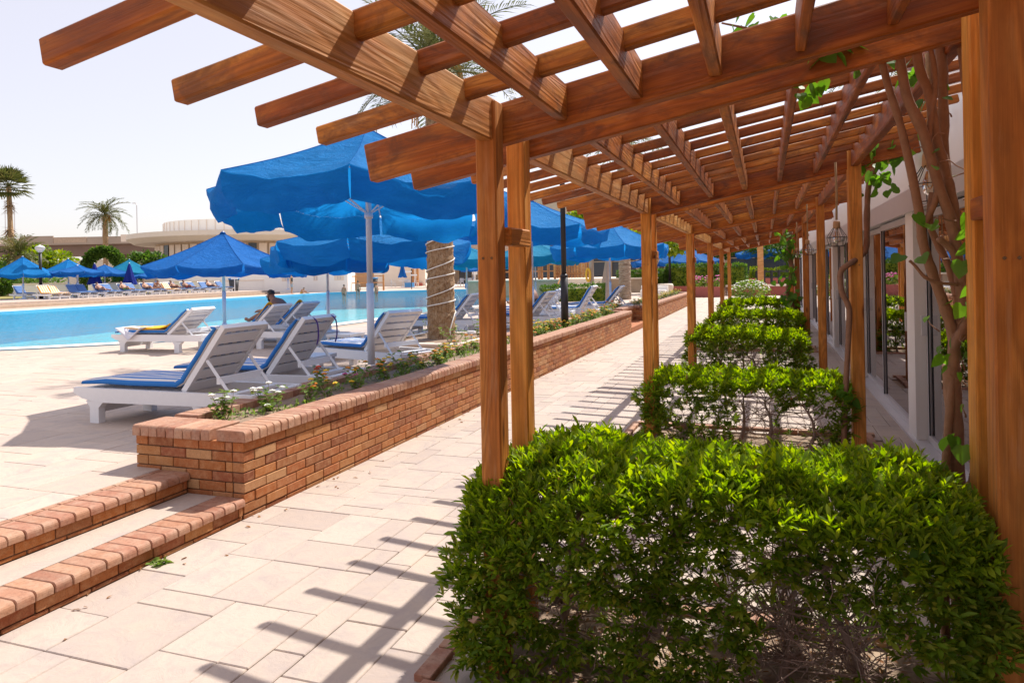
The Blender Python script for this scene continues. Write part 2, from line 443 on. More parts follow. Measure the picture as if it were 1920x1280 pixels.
sheet('deck_joint_bed', [[(-10.9, 1), (-3.95, 1), (-3.95, 20), (-10.9, 20)]], DK - .008, 'joint_sand')
cpo = sheet('pool_coping', [cop, pool], DK + .012, 'coping')
mb = MB()
for i in range(len(pool)):
    (ax, ay), (bx, by) = pool[i], pool[(i + 1) % len(pool)]
    mb.add([(ax, ay, -1.3), (bx, by, -1.3), (bx, by, DK + .012), (ax, ay, DK + .012)], [(0, 1, 2, 3)])
    (cx, cy), (dx, dy) = cop[i], cop[(i + 1) % len(pool)]
bo = mb.obj('pool_side', 'pool_wall'); bo['kind'] = 'structure'
sheet('pool_floor', [pool], -1.25, 'pool_tile')
sheet('pool_water', [pool], .13, 'water')

# paving slabs: random rectangular (ashlar) packing on a 0.2 m grid
def ashlar(x0, x1, y0, y1, g, sizes, seed):
    rd = random.Random(seed); nx = int(round((x1 - x0) / g)); ny = int(round((y1 - y0) / g))
    occ = np.zeros((nx, ny), bool); out = []
    for j in range(ny):
        for i in range(nx):
            if occ[i, j]: continue
            cand = sizes[:]; rd.shuffle(cand)
            for (a, b) in cand + [(1, 1)]:
                if i + a <= nx and j + b <= ny and not occ[i:i + a, j:j + b].any():
                    occ[i:i + a, j:j + b] = True; out.append((x0 + i * g, y0 + j * g, a * g, b * g)); break
    return out
SZ = [(3, 2), (2, 3), (2, 2), (3, 3), (2, 1), (1, 2), (2, 2), (3, 1), (2, 3), (1, 3)]
def pave(parent, slabs, ztop, mat, th, near_n, skip=None, camx=(0, 0)):
    slabs = [s for s in slabs if not (skip and skip(s[0] + s[2] / 2, s[1] + s[3] / 2))]
    # rank by how large each shows from the path: area over distance squared, in front of the viewer only
    def rank(s):
        cx, cy = s[0] + s[2] / 2, s[1] + s[3] / 2; dep = Vector((cx, cy, 0)).dot(fw); lat = Vector((cx, cy, 0)).dot(hh)
        if dep < .8 or abs(lat / dep) > .80 or dep < 2.1: return 1e9
        return dep / math.sqrt(s[2] * s[3])
    slabs.sort(key=rank); cache = {}; rest = MB(); rd = random.Random(5)
    for i, (x, y, a, b) in enumerate(slabs):
        j = rd.choice((.0012, .0012, .0016, .003)); hz = rd.uniform(-.0015, .0015); a, b = round(a, 4), round(b, 4)
        key = (round(a, 3), round(b, 3), j)
        if key not in cache: cache[key] = cham(a - 2 * j, b - 2 * j, th, .004)
        vs, fs = cache[key]
        if i < near_n and rank(slabs[i]) < 1e8:
            if (key, 'm') not in cache:
                me = MB().add(vs, fs).mesh('slab'); me.materials.append(MATS[mat]); cache[(key, 'm')] = me
            o = link('slab', cache[(key, 'm')], mat, parent); o.location = (x + a / 2, y + b / 2, ztop - th / 2 + hz)
        else:
            rest.add(vs + np.array([x + a / 2, y + b / 2, ztop - th / 2 + hz]), fs, rd.random())
    o = rest.obj('slabs', mat, parent); o['kind'] = 'stuff'
FR = 4.01                      # pergola bay
Y0 = 2.63                      # near face of the first pair of posts
BEDS = [(-1.28, .86, Y0 - .22 + FR * k, Y0 + .72 + FR * k) for k in range(5)]
def inbed(x, y): return any(a < x < b and c < y < d for a, b, c, d in BEDS)
pave(WALK, ashlar(-3.28, 1.32, .6, 34, .158, SZ, 3), .012, 'paving', .03, 290, inbed)
far_w = MB()
for (x, y, a, b) in ashlar(-4, 1.2, 34, 45, .4, SZ, 9):
    far_w.box(x + .01, x + a - .01, y + .01, y + b - .01, -.005, .01, random.random())
o = far_w.obj('far_slabs', 'paving', WALK); o['kind'] = 'stuff'
def pdist(x, y):
    inside = False; md = 1e9; n_ = len(pool)
    for i in range(n_):
        (ax, ay), (bx, by) = pool[i], pool[(i + 1) % n_]
        if (ay > y) != (by > y) and x < (bx - ax) * (y - ay) / (by - ay) + ax: inside = not inside
        t = max(0, min(1, ((x - ax) * (bx - ax) + (y - ay) * (by - ay)) / ((bx - ax) ** 2 + (by - ay) ** 2)))
        md = min(md, math.hypot(x - ax - t * (bx - ax), y - ay - t * (by - ay)))
    return -md if inside else md
pave(DECK, ashlar(-12.6, -4.02, 1.0, 20, .22, SZ, 4), DK + .005, 'deck_paving', .03, 200, lambda x, y: pdist(x, y) < .9 or (x > -4.4 and y > 3.95))
far_d = MB()
for (x, y, a, b) in ashlar(-24, -4.2, 0.8, 36, .6, [(2, 1), (1, 2), (2, 2), (1, 1)], 8):
    cx, cy = x + a / 2, y + b / 2
    if pdist(cx, cy) > 1.1 and (cx < -12.6 or cy > 20): far_d.box(x + .01, x + a - .01, y + .01, y + b - .01, DK - .01, DK + .004, random.random())
o = far_d.obj('far_slabs', 'deck_paving', DECK); o['kind'] = 'stuff'
# ------------------------------------------------------------------ brick planters and steps
CO = .0687         # course height
def bull(depth, wid, ht, r=.026):
    """capping brick: depth along local +X with a rounded outer top edge, width along Y"""
    pr = [(-depth / 2, -ht / 2), (depth / 2, -ht / 2)]
    for k in range(5):
        t = math.pi / 2 * k / 4; pr.append((depth / 2 - r + r * math.cos(t), ht / 2 - r + r * math.sin(t)))
    pr.append((-depth / 2, ht / 2)); n_ = len(pr); h = wid / 2; e = .004
    vs = []
    for yy, sh in ((-h, e), (-h + e, 0), (h - e, 0), (h, e)):
        for x, z in pr: vs.append((x - (sh if x > 0 else 0), yy, z - (sh if z > 0 else 0)))
    fs = []
    for k in range(3):
        for i in range(n_):
            i2 = (i + 1) % n_; fs.append((k * n_ + i, k * n_ + i2, (k + 1) * n_ + i2, (k + 1) * n_ + i))
    fs.append(tuple(range(n_))[::-1]); fs.append(tuple(3 * n_ + i for i in range(n_)))
    return np.array(vs), fs
class Bricks:
    """brick pieces: the ones that show largest become objects of their own, the rest one 'stuff' part"""
    def __init__(s, parent, limit, mat='brick', name='brick', cut=0.0):
        s.p = parent; s.lim = limit; s.mat = mat; s.name = name; s.items = []; s.cache = {}; s.rd = random.Random(11); s.cut = cut
    def put(s, c, size, rz=0, shape='box'):
        s.items.append((Vector(c), tuple(round(x, 4) for x in size), rz, shape))
    def flush(s):
        s.items.sort(key=lambda t: (t[0] - Vector((0, 0, 1.6))).length); rest = MB()
        for i, (c, size, rz, shape) in enumerate(s.items):
            k = (size, shape)
            if k not in s.cache:
                g = cham(*size, .0035) if shape == 'box' else bull(*size)
                s.cache[k] = g
            vs, fs = s.cache[k]
            jit = Vector((s.rd.uniform(-.002, .002), s.rd.uniform(-.001, .001), s.rd.uniform(-.001, .001)))
            if i < s.lim:
                if (k, 'm') not in s.cache:
                    me = MB().add(vs, fs).mesh(s.name, smooth=False); me.materials.append(MATS[s.mat]); s.cache[(k, 'm')] = me
                o = link(s.name, s.cache[(k, 'm')], s.mat, s.p); o.location = c + jit; o.rotation_euler = (0, 0, rz + s.rd.uniform(-.006, .006))
            else:
                ca, sa = math.cos(rz), math.sin(rz); M3 = np.array([[ca, -sa, 0], [sa, ca, 0], [0, 0, 1]])
                rest.add(vs @ M3.T + np.array(c + jit), fs, s.rd.random())
        if rest.n:
            o = rest.obj(s.name + '_work', s.mat, s.p); o['kind'] = 'stuff'
def brick_face(B, axis, fixed, a0, a1, z0, courses, outward, ch=CO, bl=.225, dep=.09, start=0):
    """running-bond face. axis 'y': face at x=fixed running along Y; axis 'x': face at y=fixed running along X"""
    for r in range(courses):
        z = z0 + r * ch + ch / 2; pos = a0; first = True
        while pos < a1 - .02:
            L = bl / 2 if (first and (r + start) % 2) else bl
            L = min(L, a1 - pos); first = False
            c = pos + L / 2
            if axis == 'y': B.put((fixed - outward * dep / 2, c, z), (dep, L - .007, ch - .007))
            else: B.put((c, fixed - outward * dep / 2, z), (L - .007, dep, ch - .007))
            pos += L
WX = -3.30; WB = -4.24; WY0 = 3.82; WY1 = 18.35
def planter(name, label, x0, x1, y0, y1, zc, limit, caplimit, ends=True, base=0.0):
    t = thing(name, label, 'planter', ((x0 + x1) / 2, y0, 0), 'brick planters beside the walkway')
    mb = MB(); mb.box(x0 + .012, x1 - .012, y0 + .012, y1 - .012, -.01, zc - .10)
    # ring wall behind the face bricks so that the bed is really sunk
    mb.box(x0 + .012, x0 + .24, y0 + .012, y1 - .012, zc - .10, zc - .004); mb.box(x1 - .24, x1 - .012, y0 + .012, y1 - .012, zc - .10, zc - .004)
    mb.box(x0 + .24, x1 - .24, y0 + .012, y0 + .32, zc - .10, zc - .004); mb.box(x0 + .24, x1 - .24, y1 - .24, y1 - .012, zc - .10, zc - .004)
    mb.obj('core', 'mortar', t)
    B = Bricks(t, limit)
    nco = int(round((zc - .03) / CO)); zb = zc - nco * CO
    brick_face(B, 'y', x1, y0, y1, zb, nco, 1)
    brick_face(B, 'y', x1 - .002, y0, y1, zb - .035, 1, 1, .033)
    brick_face(B, 'x', y0, x0, x1 - .092, zb, nco, -1, start=1)
    brick_face(B, 'x', y1, x0, x1 - .092, zb, nco, 1, start=1)
    brick_face(B, 'y', x0, y0 + .1, y1 - .1, DK + .01, 3, -1)
    B.flush()
    K = Bricks(t, caplimit, 'cap_brick', 'cap_brick')
    wdt = .076; zt = zc + .038
    yy = y0 - .012
    while yy < y1 - .03:
        K.put((x1 - .105 + .012, yy + wdt / 2, zt), (.235, wdt - .004, .074), 0, 'bull')
        if yy > y0 + .30: K.put((x0 + .105 - .012, yy + wdt / 2, zt), (.235, wdt - .004, .074), math.pi, 'bull')
        yy += wdt
    xx = x0 - .01
    while xx < x1 - .235 - .04:
        K.put((xx + wdt / 2, y0 + .14 - .012, zt), (.30, wdt - .004, .074), -math.pi / 2, 'bull'); xx += wdt
    xx = x0 + .235
    while xx < x1 - .235 - .04:
        K.put((xx + wdt / 2, y1 - .105 + .012, zt), (.235, wdt - .004, .074), math.pi / 2, 'bull'); xx += wdt
    K.flush()
    # soil
    sx0, sx1, sy0, sy1 = x0 + .23, x1 - .23, y0 + .30, y1 - .23
    nx, ny = 10, int((sy1 - sy0) / .06); vs = []; fs = []
    for j in range(ny + 1):
        for i in range(nx + 1):
            x = sx0 + (sx1 - sx0) * i / nx; y = sy0 + (sy1 - sy0) * j / ny
            h = noise.noise((x * 9, y * 9, 0)) * .014 + noise.noise((x * 30, y * 30, 3)) * .008
            vs.append((x, y, zc + .022 + h))
    for j in range(ny):
        for i in range(nx):
            a = j * (nx + 1) + i; fs.append((a, a + 1, a + nx + 2, a + nx + 1))
    MB().add(vs, fs).obj('soil', 'soil', t, True)
    return t
P1T = planter('brick_planter', 'long low red brick planter of flowers ending at the steps', WB, WX, WY0, WY1, .511, 300, 200)
planter('brick_planter', 'second brick planter beyond the gap, nearer the plaza with hedges', WB, WX - .02, 21.2, 34.0, .511, 0, 0)
planter('brick_planter', 'short brick planter set back behind the far garden steps', WB - .3, WX - .45, 19.4, 21.2, .511, 0, 0)
# steps by the planter
st = thing('brick_steps', 'two low brick steps leading up from the walkway to the pool deck', 'steps', (-3.7, 1.5, 0))
mb = MB(); mb.box(-4.12, WX - .014, -3, WY0 - .006, -.01, .088); mb.box(-4.12, -3.775, -3, WY0 - .006, .088, .228); mb.obj('core', 'mortar', st)
B = Bricks(st, 140, 'brick'); K = Bricks(st, 160, 'cap_brick', 'tread_brick')
for (xf, zb) in ((WX, 0.0), (-3.765, .14)):
    brick_face(B, 'y', xf, -2.9, WY0 - .01, zb + .026, 1, 1, .064, .23)
    brick_face(B, 'y', xf - .004, -2.83, WY0 - .01, zb - .002, 1, 1, .027, .23)
    y = -2.9
    while y < WY0 - .06:
        K.put((xf - .22 / 2 + .014, y + .048, zb + .0905 + .0245), (.225, .091, .048), 0, 'bull')
        if xf < -3.5: K.put((xf - .225 - .06, y + .048, zb + .0905 + .0245), (.115, .091, .048), 0, 'box')
        y += .096
B.flush(); K.flush()
s_ = MB(); s_.box(-3.765 - .0, WX - .215, -2.9, WY0 - .01, .05, .1385); s_.obj('tread', 'paving', st)
st2 = thing('brick_steps', 'far brick steps in the gap between the two long planters', 'steps', (-3.6, 19.8, 0))
mb = MB(); mb.box(-4.2, WX, WY1 + .02, 21.18, 0, .14); mb.obj('lower_step', 'brick', st2); mb = MB(); mb.box(-4.2, -3.78, WY1 + .02, 19.38, .14, .275); mb.obj('upper_step', 'brick', st2)

# ------------------------------------------------------------------ pergola
SL = .185                                   # roof slope, rising towards the building
def bz(x): return 2.125 + SL * (x + 1.09)  # underside of the cross beams
pg = thing('pergola', 'long orange-brown timber pergola with slatted roof over the walkway', 'pergola', (-.2, Y0, 0))
W = 'pergola_wood'
xs_raft = [-.756, -.455, -.160, .135, .43]
upn = Vector((-SL, 0, 1)).normalized()
NB = 6
bolts = MB()
for k in range(-1, NB):
    y = Y0 + FR * k
    for (dy, far) in ((0, 0), (.355, 1)):
        # posts
        xl = -1.09
        beam('post', (xl + .043, y + dy + .048, 0), (xl + .043, y + dy + .048, 2.30 if not far else 2.28), .087 if not far else .083, .095, 'post_wood', pg, (0, 1, 0))
        beam('post', (.735 if not far else .765, y + dy + .06, 0), (.735 if not far else .765, y + dy + .06, 2.62), .10, .11, 'post_wood', pg, (0, 1, 0))
        # cross beams on the far side of each post
        yb = y + dy + .095 + .012 + .035
        beam('cross_beam', (-1.66 + (.03 if far else 0), yb, bz(-1.66) + .085), (1.24, yb, bz(1.24) + .085), .066, .168, W, pg, upn)
    # spacer block
    beam('spacer', (-1.005, y + .098, 1.755), (-1.005, y + .352, 1.755), .055, .075, 'post_wood', pg)
    beam('spacer', (.735, y + .118, 1.80), (.735, y + .352, 1.80), .06, .08, W, pg)
    # bolts on the near posts
    for bxp in (-1.065, -1.028): beam('bolt', (bxp, y - .004, 1.665), (bxp, y + .004, 1.665), .012, .012, 'bark', pg)
    for bxp in (.715, .755): beam('bolt', (bxp, y + .001, 1.62), (bxp, y + .009, 1.62), .013, .013, 'bark', pg)
    if k == NB - 1: break
    ya = y + .355 + .095 + .012 + .07 + .002          # far face of the far beam
    yb = y + FR + .095 + .012 - .002                  # near face of the next near beam
    rail_y1 = y + FR - .003
    beam('rail', (-1.047, ya, 2.222), (-1.047, yb, 2.222), .062, .172, 'sunlit_rail_wood', pg)
    for i, xr in enumerate(xs_raft):
        zt = bz(xr) + .168; ht = .145
        beam('rafter', (xr, ya, zt - ht / 2), (xr, yb, zt - ht / 2), .036 if i > 2 else .048, ht, W, pg)
    beam('rail', (.735, ya, bz(.735) + .08), (.735, yb, bz(.735) + .08), .06, .165, W, pg)
    # slats
    ys = [y + .92 + .3655 * j for j in range(9)]
    if k == -1: ys = [-.6, -.23, .13, .5, .87, 1.255, 1.655, 2.025, 2.39]
    rd = random.Random(k + 50)
    for yy in ys:
        sh, sw = (.070, .056) if k < 0 else (.053, .045); zo = .168 + .006 - sh / 2
        e = rd.uniform(-.012, .012)
        beam('slat', (-1.65 + e, yy, bz(-1.65) + zo), (1.22, yy + rd.uniform(-.01, .01), bz(1.22) + zo), sw, sh, W, pg, upn)

# ------------------------------------------------------------------ building with sliding doors
FX = 1.28
bd = thing('hotel_wing', 'low white hotel wing with aluminium sliding glass doors along the pergola', 'building', (2.2, 14, 0))
mb = MB(); mb.box(FX, 6.0, -4, 33, 2.305, 3.15); mb.obj('wall', 'white_wall', bd)
mb = MB(); mb.box(FX - .035, FX + .10, -4, 33, 2.10, 2.302); mb.obj('shutter_box', 'aluminium', bd)
mb = MB(); mb.box(FX - .06, FX - .037, -4, 33, 2.085, 2.115); mb.obj('head_trim', 'aluminium', bd)
mb = MB(); mb.box(FX + .11, 6.0, -4, 33, 2.15, 2.30); mb.obj('ceiling', 'interior', bd)
mb = MB(); mb.box(5.2, 5.3, -4, 33, 0, 2.15); mb.obj('back_wall', 'interior', bd)
mb = MB(); mb.box(FX + .13, 5.2, -4, 33, -.02, .004); mb.obj('room_floor', 'concrete_dark', bd)
mb = MB(); mb.box(FX - .05, FX + .12, -4, 33, .0, .035); mb.obj('sill', 'aluminium', bd)
for k in range(-2, 7):
    yp = 7.22 + 4.0 * k
    mb = MB(); mb.box(FX - .02, FX + .16, yp, yp + .36, .036, 2.098); mb.obj('pier', 'white_wall', bd)
    ya, yb = yp + .36, yp + 4.0
    mids = [ya + .04, (ya + yb) / 2, yb - .04]
    for q in range(2):
        y0_, y1_ = mids[q] + .002, mids[q + 1] - .002; xo = FX + .02 + .045 * q
        d = MB()
        d.box(xo, xo + .04, y0_, y0_ + .06, .037, 2.083); d.box(xo, xo + .04, y1_ - .06, y1_, .037, 2.083)
        d.box(xo + .001, xo + .039, y0_ + .06, y1_ - .06, .037, .10); d.box(xo + .001, xo + .039, y0_ + .06, y1_ - .06, 2.02, 2.083)
        fo = d.obj('sliding_door', 'aluminium', bd)
        g = MB(); g.box(xo + .017, xo + .023, y0_ + .055, y1_ - .055, .095, 2.025); g.obj('pane', 'door_glass', fo)
        g = MB(); g.box(xo - .004, xo + .006, y0_ + .061, y0_ + .075, .1, 2.02); g.box(xo - .004, xo + .006, y1_ - .075, y1_ - .061, .1, 2.02); g.obj('gasket', 'dark_gasket', fo)
        hy = y0_ + .03 if q == 0 else y1_ - .03
        h = MB(); h.box(xo - .045, xo - .001, hy - .018, hy + .018, .98, 1.16); h.obj('handle', 'aluminium', fo)
# ------------------------------------------------------------------ planting beds under the pergola
for k, (a, b, c, d) in enumerate(BEDS):
    so = MB(); nx, ny = 34, 16; vs = []; fs = []
    for j in range(ny + 1):
        for i in range(nx + 1):
            x = a + (b - a) * i / nx; y = c + (d - c) * j / ny
            vs.append((x, y, -.004 + .012 * noise.noise((x * 8, y * 8, k)) + .006 * noise.noise((x * 33, y * 33, k))))
    for j in range(ny):
        for i in range(nx):
            q = j * (nx + 1) + i; fs.append((q, q + 1, q + nx + 2, q + nx + 1))
    o = so.add(vs, fs).obj('soil_bed', 'soil', None, True); o['kind'] = 'structure'
    ke = thing('bed_edging', ['brick edging around the soil of the big leafy hedge', 'brick edging around the soil of the second hedge from the steps', 'brick edging around the soil of the third hedge from the steps', 'brick edging around the soil of the fourth hedge from the steps', 'brick edging around the soil of the hedge nearest the plaza'][k], 'edging', ((a + b) / 2, c, 0))
    EB = Bricks(ke, 80 if k < 2 else 0, 'cap_brick', 'brick')
    x = a
    while x < b - .1:
        EB.put((x + .11, c, .012), (.215, .075, .06)); EB.put((x + .11, d, .012), (.215, .075, .06)); x += .222
    y = c + .05
    while y < d - .1:
        EB.put((a - .01, y + .11, .012), (.075, .21, .06)); EB.put((b + .01, y + .11, .012), (.075, .21, .06)); y += .222
    EB.flush()

# ------------------------------------------------------------------ leaves
def leaf_shape(L, Wd, fold=.25, curl=.15):
    """one folded leaf along +X: 8 verts, 6 faces"""
    pts = [(0, 0, 0), (.30 * L, Wd * .40, fold * Wd * .4), (.68 * L, Wd * .5, fold * Wd * .5 - curl * L * .2), (L, 0, -curl * L * .5),
           (.68 * L, -Wd * .5, fold * Wd * .5 - curl * L * .2), (.30 * L, -Wd * .40, fold * Wd * .4), (.35 * L, 0, 0), (.7 * L, 0, -curl * L * .22)]
    fs = [(0, 6, 1), (6, 7, 2, 1), (7, 3, 2), (0, 5, 6), (6, 5, 4, 7), (7, 4, 3)]
    return np.array(pts), fs
def heart_shape(S):
    out = [(0, 0), (-.12, .22), (.02, .48), (.35, .52), (.7, .32), (1.05, 0), (.7, -.32), (.35, -.52), (.02, -.48), (-.12, -.22)]
    vs = [(.35 * S, 0, 0)] + [(x * S, y * S, .10 * abs(y) * S - .08 * x * x * S) for x, y in out]
    fs = [(0, i, i + 1) for i in range(1, 10)] + [(0, 10, 1)]
    return np.array(vs), fs
def frame(d, roll):
    d = d / (np.linalg.norm(d) + 1e-9); ref = np.array([0, 0, 1.]) if abs(d[2]) < .95 else np.array([1., 0, 0])
    s = np.cross(ref, d); s /= np.linalg.norm(s); u = np.cross(d, s)
    c, sn = math.cos(roll), math.sin(roll)
    return np.stack([d, s * c + u * sn, -s * sn + u * c], 1)
def leaves_mesh(name, pos, dirs, sizes, shape, tints, rolls, mat, parent, kind=None):
    vs0, fs0 = shape; n_ = len(pos); nv = len(vs0)
    V = np.zeros((n_, nv, 3)); 
    for i in range(n_): V[i] = (vs0 * sizes[i]) @ frame(dirs[i], rolls[i]).T + pos[i]
    faces = []
    for f in fs0: pass
    base = np.arange(n_) * nv
    fl = []
    loops = np.concatenate([np.array(f) for f in fs0]); lens = np.array([len(f) for f in fs0])
    allloops = (loops[None, :] + base[:, None]).reshape(-1); alllens = np.tile(lens, n_)
    me = bpy.data.meshes.new(name); me.vertices.add(n_ * nv); me.vertices.foreach_set('co', V.reshape(-1).astype(np.float32))
    me.loops.add(len(allloops)); me.loops.foreach_set('vertex_index', allloops.astype(np.int32))
    me.polygons.add(len(alllens)); st_ = np.concatenate([[0], np.cumsum(alllens)[:-1]])
    me.polygons.foreach_set('loop_start', st_.astype(np.int32)); me.polygons.foreach_set('loop_total', alllens.astype(np.int32))
    me.update(calc_edges=True); me.validate()
    at = me.attributes.new('tint', 'FLOAT', 'POINT'); at.data.foreach_set('value', np.repeat(tints, nv).astype(np.float32))
    o = link(name, me, mat, parent)
    if kind: o['kind'] = kind
    return o
def wander(p, d, L, n_, jit, rd, grav=0):
    pts = [Vector(p)]; d = Vector(d).normalized()
    for i in range(n_):
        d = (d + Vector((rd.gauss(0, jit), rd.gauss(0, jit), rd.gauss(0, jit) + grav))).normalized()
        pts.append(pts[-1] + d * (L / n_))
    return pts

# ------------------------------------------------------------------ clipped hedges
def hedge(label, x0, x1, y0, y1, ztop, nsprig, seed, singles, leafL, ntwig, gaps=None):
    rd = random.Random(seed); r = np.random.default_rng(seed)
    t = thing('hedge', label, 'hedge', ((x0 + x1) / 2, (y0 + y1) / 2, 0), 'clipped hedges between the pergola posts')
    def z_lim(x, y): return ztop - .05 - (.27 if singles and x < -.72 and y < y0 + .22 else 0)
    # woody stems and twigs
    tips = []
    ns = max(4, int((x1 - x0) / .38))
    for i in range(ns):
        bx = x0 + .18 + (x1 - x0 - .3) * (i + rd.uniform(.2, .8)) / ns; by = (y0 + y1) / 2 + rd.uniform(-.14, .14)
        sm = MB(); p = wander((bx, by, -.02), (rd.uniform(-.5, .5), rd.uniform(-.2, .2), 1), ztop * .72, 6, .22, rd)
        sm.tube(p, [.020, .018, .016, .013, .011, .009, .006], 7); sm.obj('stem', 'twig', t, True)
        tips.append(p)
    tw = MB()
    for i in range(ntwig):
        p0 = rd.choice(rd.choice(tips)[1:]); q = Vector(p0)
        d = Vector((rd.uniform(-1, 1) * 1.3, rd.uniform(-1, 1), rd.uniform(-.3, .9)))
        p = wander(q, d, rd.uniform(.2, .6), 5, .38, rd)
        p = [Vector((min(max(v.x, x0), x1), min(max(v.y, y0), y1), min(max(v.z, .06), z_lim(v.x, v.y)))) for v in p]
        r0 = rd.uniform(.0022, .0048); tw.tube(p, [r0, r0 * .9, r0 * .8, r0 * .65, r0 * .5, r0 * .35], 4, cap=False)
        for _ in range(2):
            b = rd.choice(p[1:]); pp = wander(b, (rd.uniform(-1, 1), rd.uniform(-1, 1), rd.uniform(-.4, 1)), rd.uniform(.06, .16), 3, .4, rd)
            tw.tube(pp, [r0 * .5, r0 * .45, r0 * .35, r0 * .2], 3, cap=False)
    o = tw.obj('twigs', 'twig', t); o['kind'] = 'stuff'
    # sprigs: dense clipped top, thinner sides, a bushy foot
    def z_top(x, y):
        e = max(0, 1 - (y - y0) / .24) ** 1.5 * (.07 + (.26 * max(0, min(1, (-.62 - x) / .3)) if singles else 0)) + max(0, 1 - (y1 - y) / .2) ** 1.5 * .06 + max(0, 1 - min(x - x0, x1 - x) / .25) ** 1.5 * .09
        return ztop - e + .075 * noise.noise((x * 2.4, y * 2.4, seed)) + .035 * noise.noise((x * 8, y * 8, seed))
    def bulge(a, b): return .15 * noise.noise((a * 2.7, b * 3.5, seed + 3)) + .05 * noise.noise((a * 7, b * 7, seed + 5))
    pos, dirs, size, tint, roll, young = [], [], [], [], [], []
    cnt = 0; tries = 0
    while cnt < nsprig and tries < nsprig * 12:
        tries += 1; u = rd.random()
        x = rd.uniform(x0, x1); y = rd.uniform(y0, y1)
        if u < .46:
            z = z_top(x, y) - abs(rd.gauss(0, .035)) + (.05 * rd.random() if rd.random() < .07 else 0); d0 = Vector((rd.gauss(0, .25), rd.gauss(0, .25), 1)); yg = True
        else:
            z = .05 + (ztop - .06) * rd.random() ** (.9)
            side = rd.random()
            if side < .42: y = y0 + abs(rd.gauss(0, .06)) + bulge(x, z); d0 = Vector((rd.gauss(0, .5), -1, .45))
            elif side < .66: y = y1 - abs(rd.gauss(0, .06)) + bulge(x + 5, z); d0 = Vector((rd.gauss(0, .5), 1, .45))
            elif side < .80: x = x0 + abs(rd.gauss(0, .05)) + bulge(y, z); d0 = Vector((-1, rd.gauss(0, .5), .5))
            elif side < .92: x = x1 - abs(rd.gauss(0, .05)) + bulge(y, z + 4); d0 = Vector((1, rd.gauss(0, .5), .5))
            else: d0 = Vector((rd.gauss(0, 1), rd.gauss(0, 1), .6))
            den = noise.noise((x * 2.3 + seed, y * 1.5, z * 3.3)) * .8 + noise.noise((x * 6, y * 6, z * 6 + seed)) * .35
            thr = -.50 + .42 * math.exp(-((z / ztop - .42) / .22) ** 2)
            if z > z_top(x, min(max(y, y0), y1)) - .01: continue
            if gaps: thr += gaps(x, y, z)
            if den < thr: continue
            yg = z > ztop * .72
        cnt += 1; d0.normalize(); base = Vector((x, y, z)); nl = rd.randint(6, 10)
        for j in range(nl):
            a = j * 2.4 + rd.uniform(-.4, .4); sp = rd.uniform(.35, .95)
            s1 = d0.orthogonal().normalized(); s2 = d0.cross(s1)
            dd = d0 * rd.uniform(.7, 1.3) + (s1 * math.cos(a) + s2 * math.sin(a)) * sp
            if dd.z < -.2: dd.z *= .4
            off = d0 * (.012 * j / nl * 3 - .02)
            pos.append(base + off); dirs.append(dd); size.append(leafL * rd.choice((.6, .8, .95, 1.05, 1.2, 1.45)) * rd.uniform(.85, 1.1)); tint.append(rd.random()); roll.append(rd.gauss(0, .5)); young.append(yg)
    pos = np.array([p[:] for p in pos]); dirs = np.array([d[:] for d in dirs]); size = np.array(size); tint = np.array(tint); roll = np.array(roll); young = np.array(young)
    shp = leaf_shape(1.0, .27, .5, .18)
    # single leaves: those on the near, upper surface
    idx = np.arange(len(pos)); sel = np.zeros(len(pos), bool)
    if singles:
        dd = np.linalg.norm(pos - np.array([0, 0, 1.6]), axis=1) / size; sel[np.argsort(dd)[:singles]] = True
        mcache = {}
        for i in idx[sel]:
            kx = ('y' if young[i] else 'o', int(tint[i] * 6))
            if kx not in mcache:
                mm = MB().add(shp[0], shp[1], tint[i]).mesh('leaf'); mm.materials.append(MATS['hedge_leaf' if young[i] else 'hedge_leaf_old']); mcache[kx] = mm
            Fm = frame(dirs[i], roll[i]) * size[i]; mw = Matrix([list(Fm[q]) + [pos[i][q]] for q in range(3)] + [[0, 0, 0, 1]])
            link('leaf', mcache[kx], None, t, True, mw)
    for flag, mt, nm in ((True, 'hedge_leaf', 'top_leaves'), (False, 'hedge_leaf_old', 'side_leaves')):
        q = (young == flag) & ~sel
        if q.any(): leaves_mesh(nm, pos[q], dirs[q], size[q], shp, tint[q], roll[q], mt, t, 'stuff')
    # a few dry leaves caught in the twigs
    nd = 260; q = r.integers(0, len(pos), nd)
    leaves_mesh('dry_leaves', pos[q] + r.normal(0, .02, (nd, 3)), r.normal(0, 1, (nd, 3)), size[q] * .8, shp, r.random(nd), r.normal(0, 1, nd), 'dry_leaf', t, 'stuff')
    return t
hb = lambda k: (Y0 - .14 + FR * k, Y0 + .60 + FR * k)
def gap1(x, y, z): return .14 * math.exp(-((z - .42) / .2) ** 2) + .30 * math.exp(-((x - .10) / .3) ** 2 - ((z - .3) / .18) ** 2) - .25 * math.exp(-((x + .95) / .3) ** 2 - ((z - .2) / .15) ** 2)
hedge('big sunlit leafy hedge filling the foreground between the first pergola posts', -1.16, .66, *hb(0), .85, 9000, 21, 300, .043, 560, gap1)
def gap2(x, y, z): return (.9 if (-.28 < x < .06 and z < .50) else 0) + (.35 if x > .1 and z < .35 else 0)
hedge('thin hedge with see-through gaps and bare stems, second from the steps', -1.08, .66, hb(1)[0] + .04, hb(1)[1] - .08, .64, 2300, 22, 0, .056, 150, gap2)
hedge('dense brownish-sided clipped hedge, third from the steps', -1.12, .52, hb(2)[0] + .04, hb(2)[1] - .05, .70, 2300, 23, 0, .062, 160)
hedge('clipped green hedge, fourth from the steps along the pergola', -1.08, .70, hb(3)[0], hb(3)[1], .74, 1500, 24, 0, .08, 60)
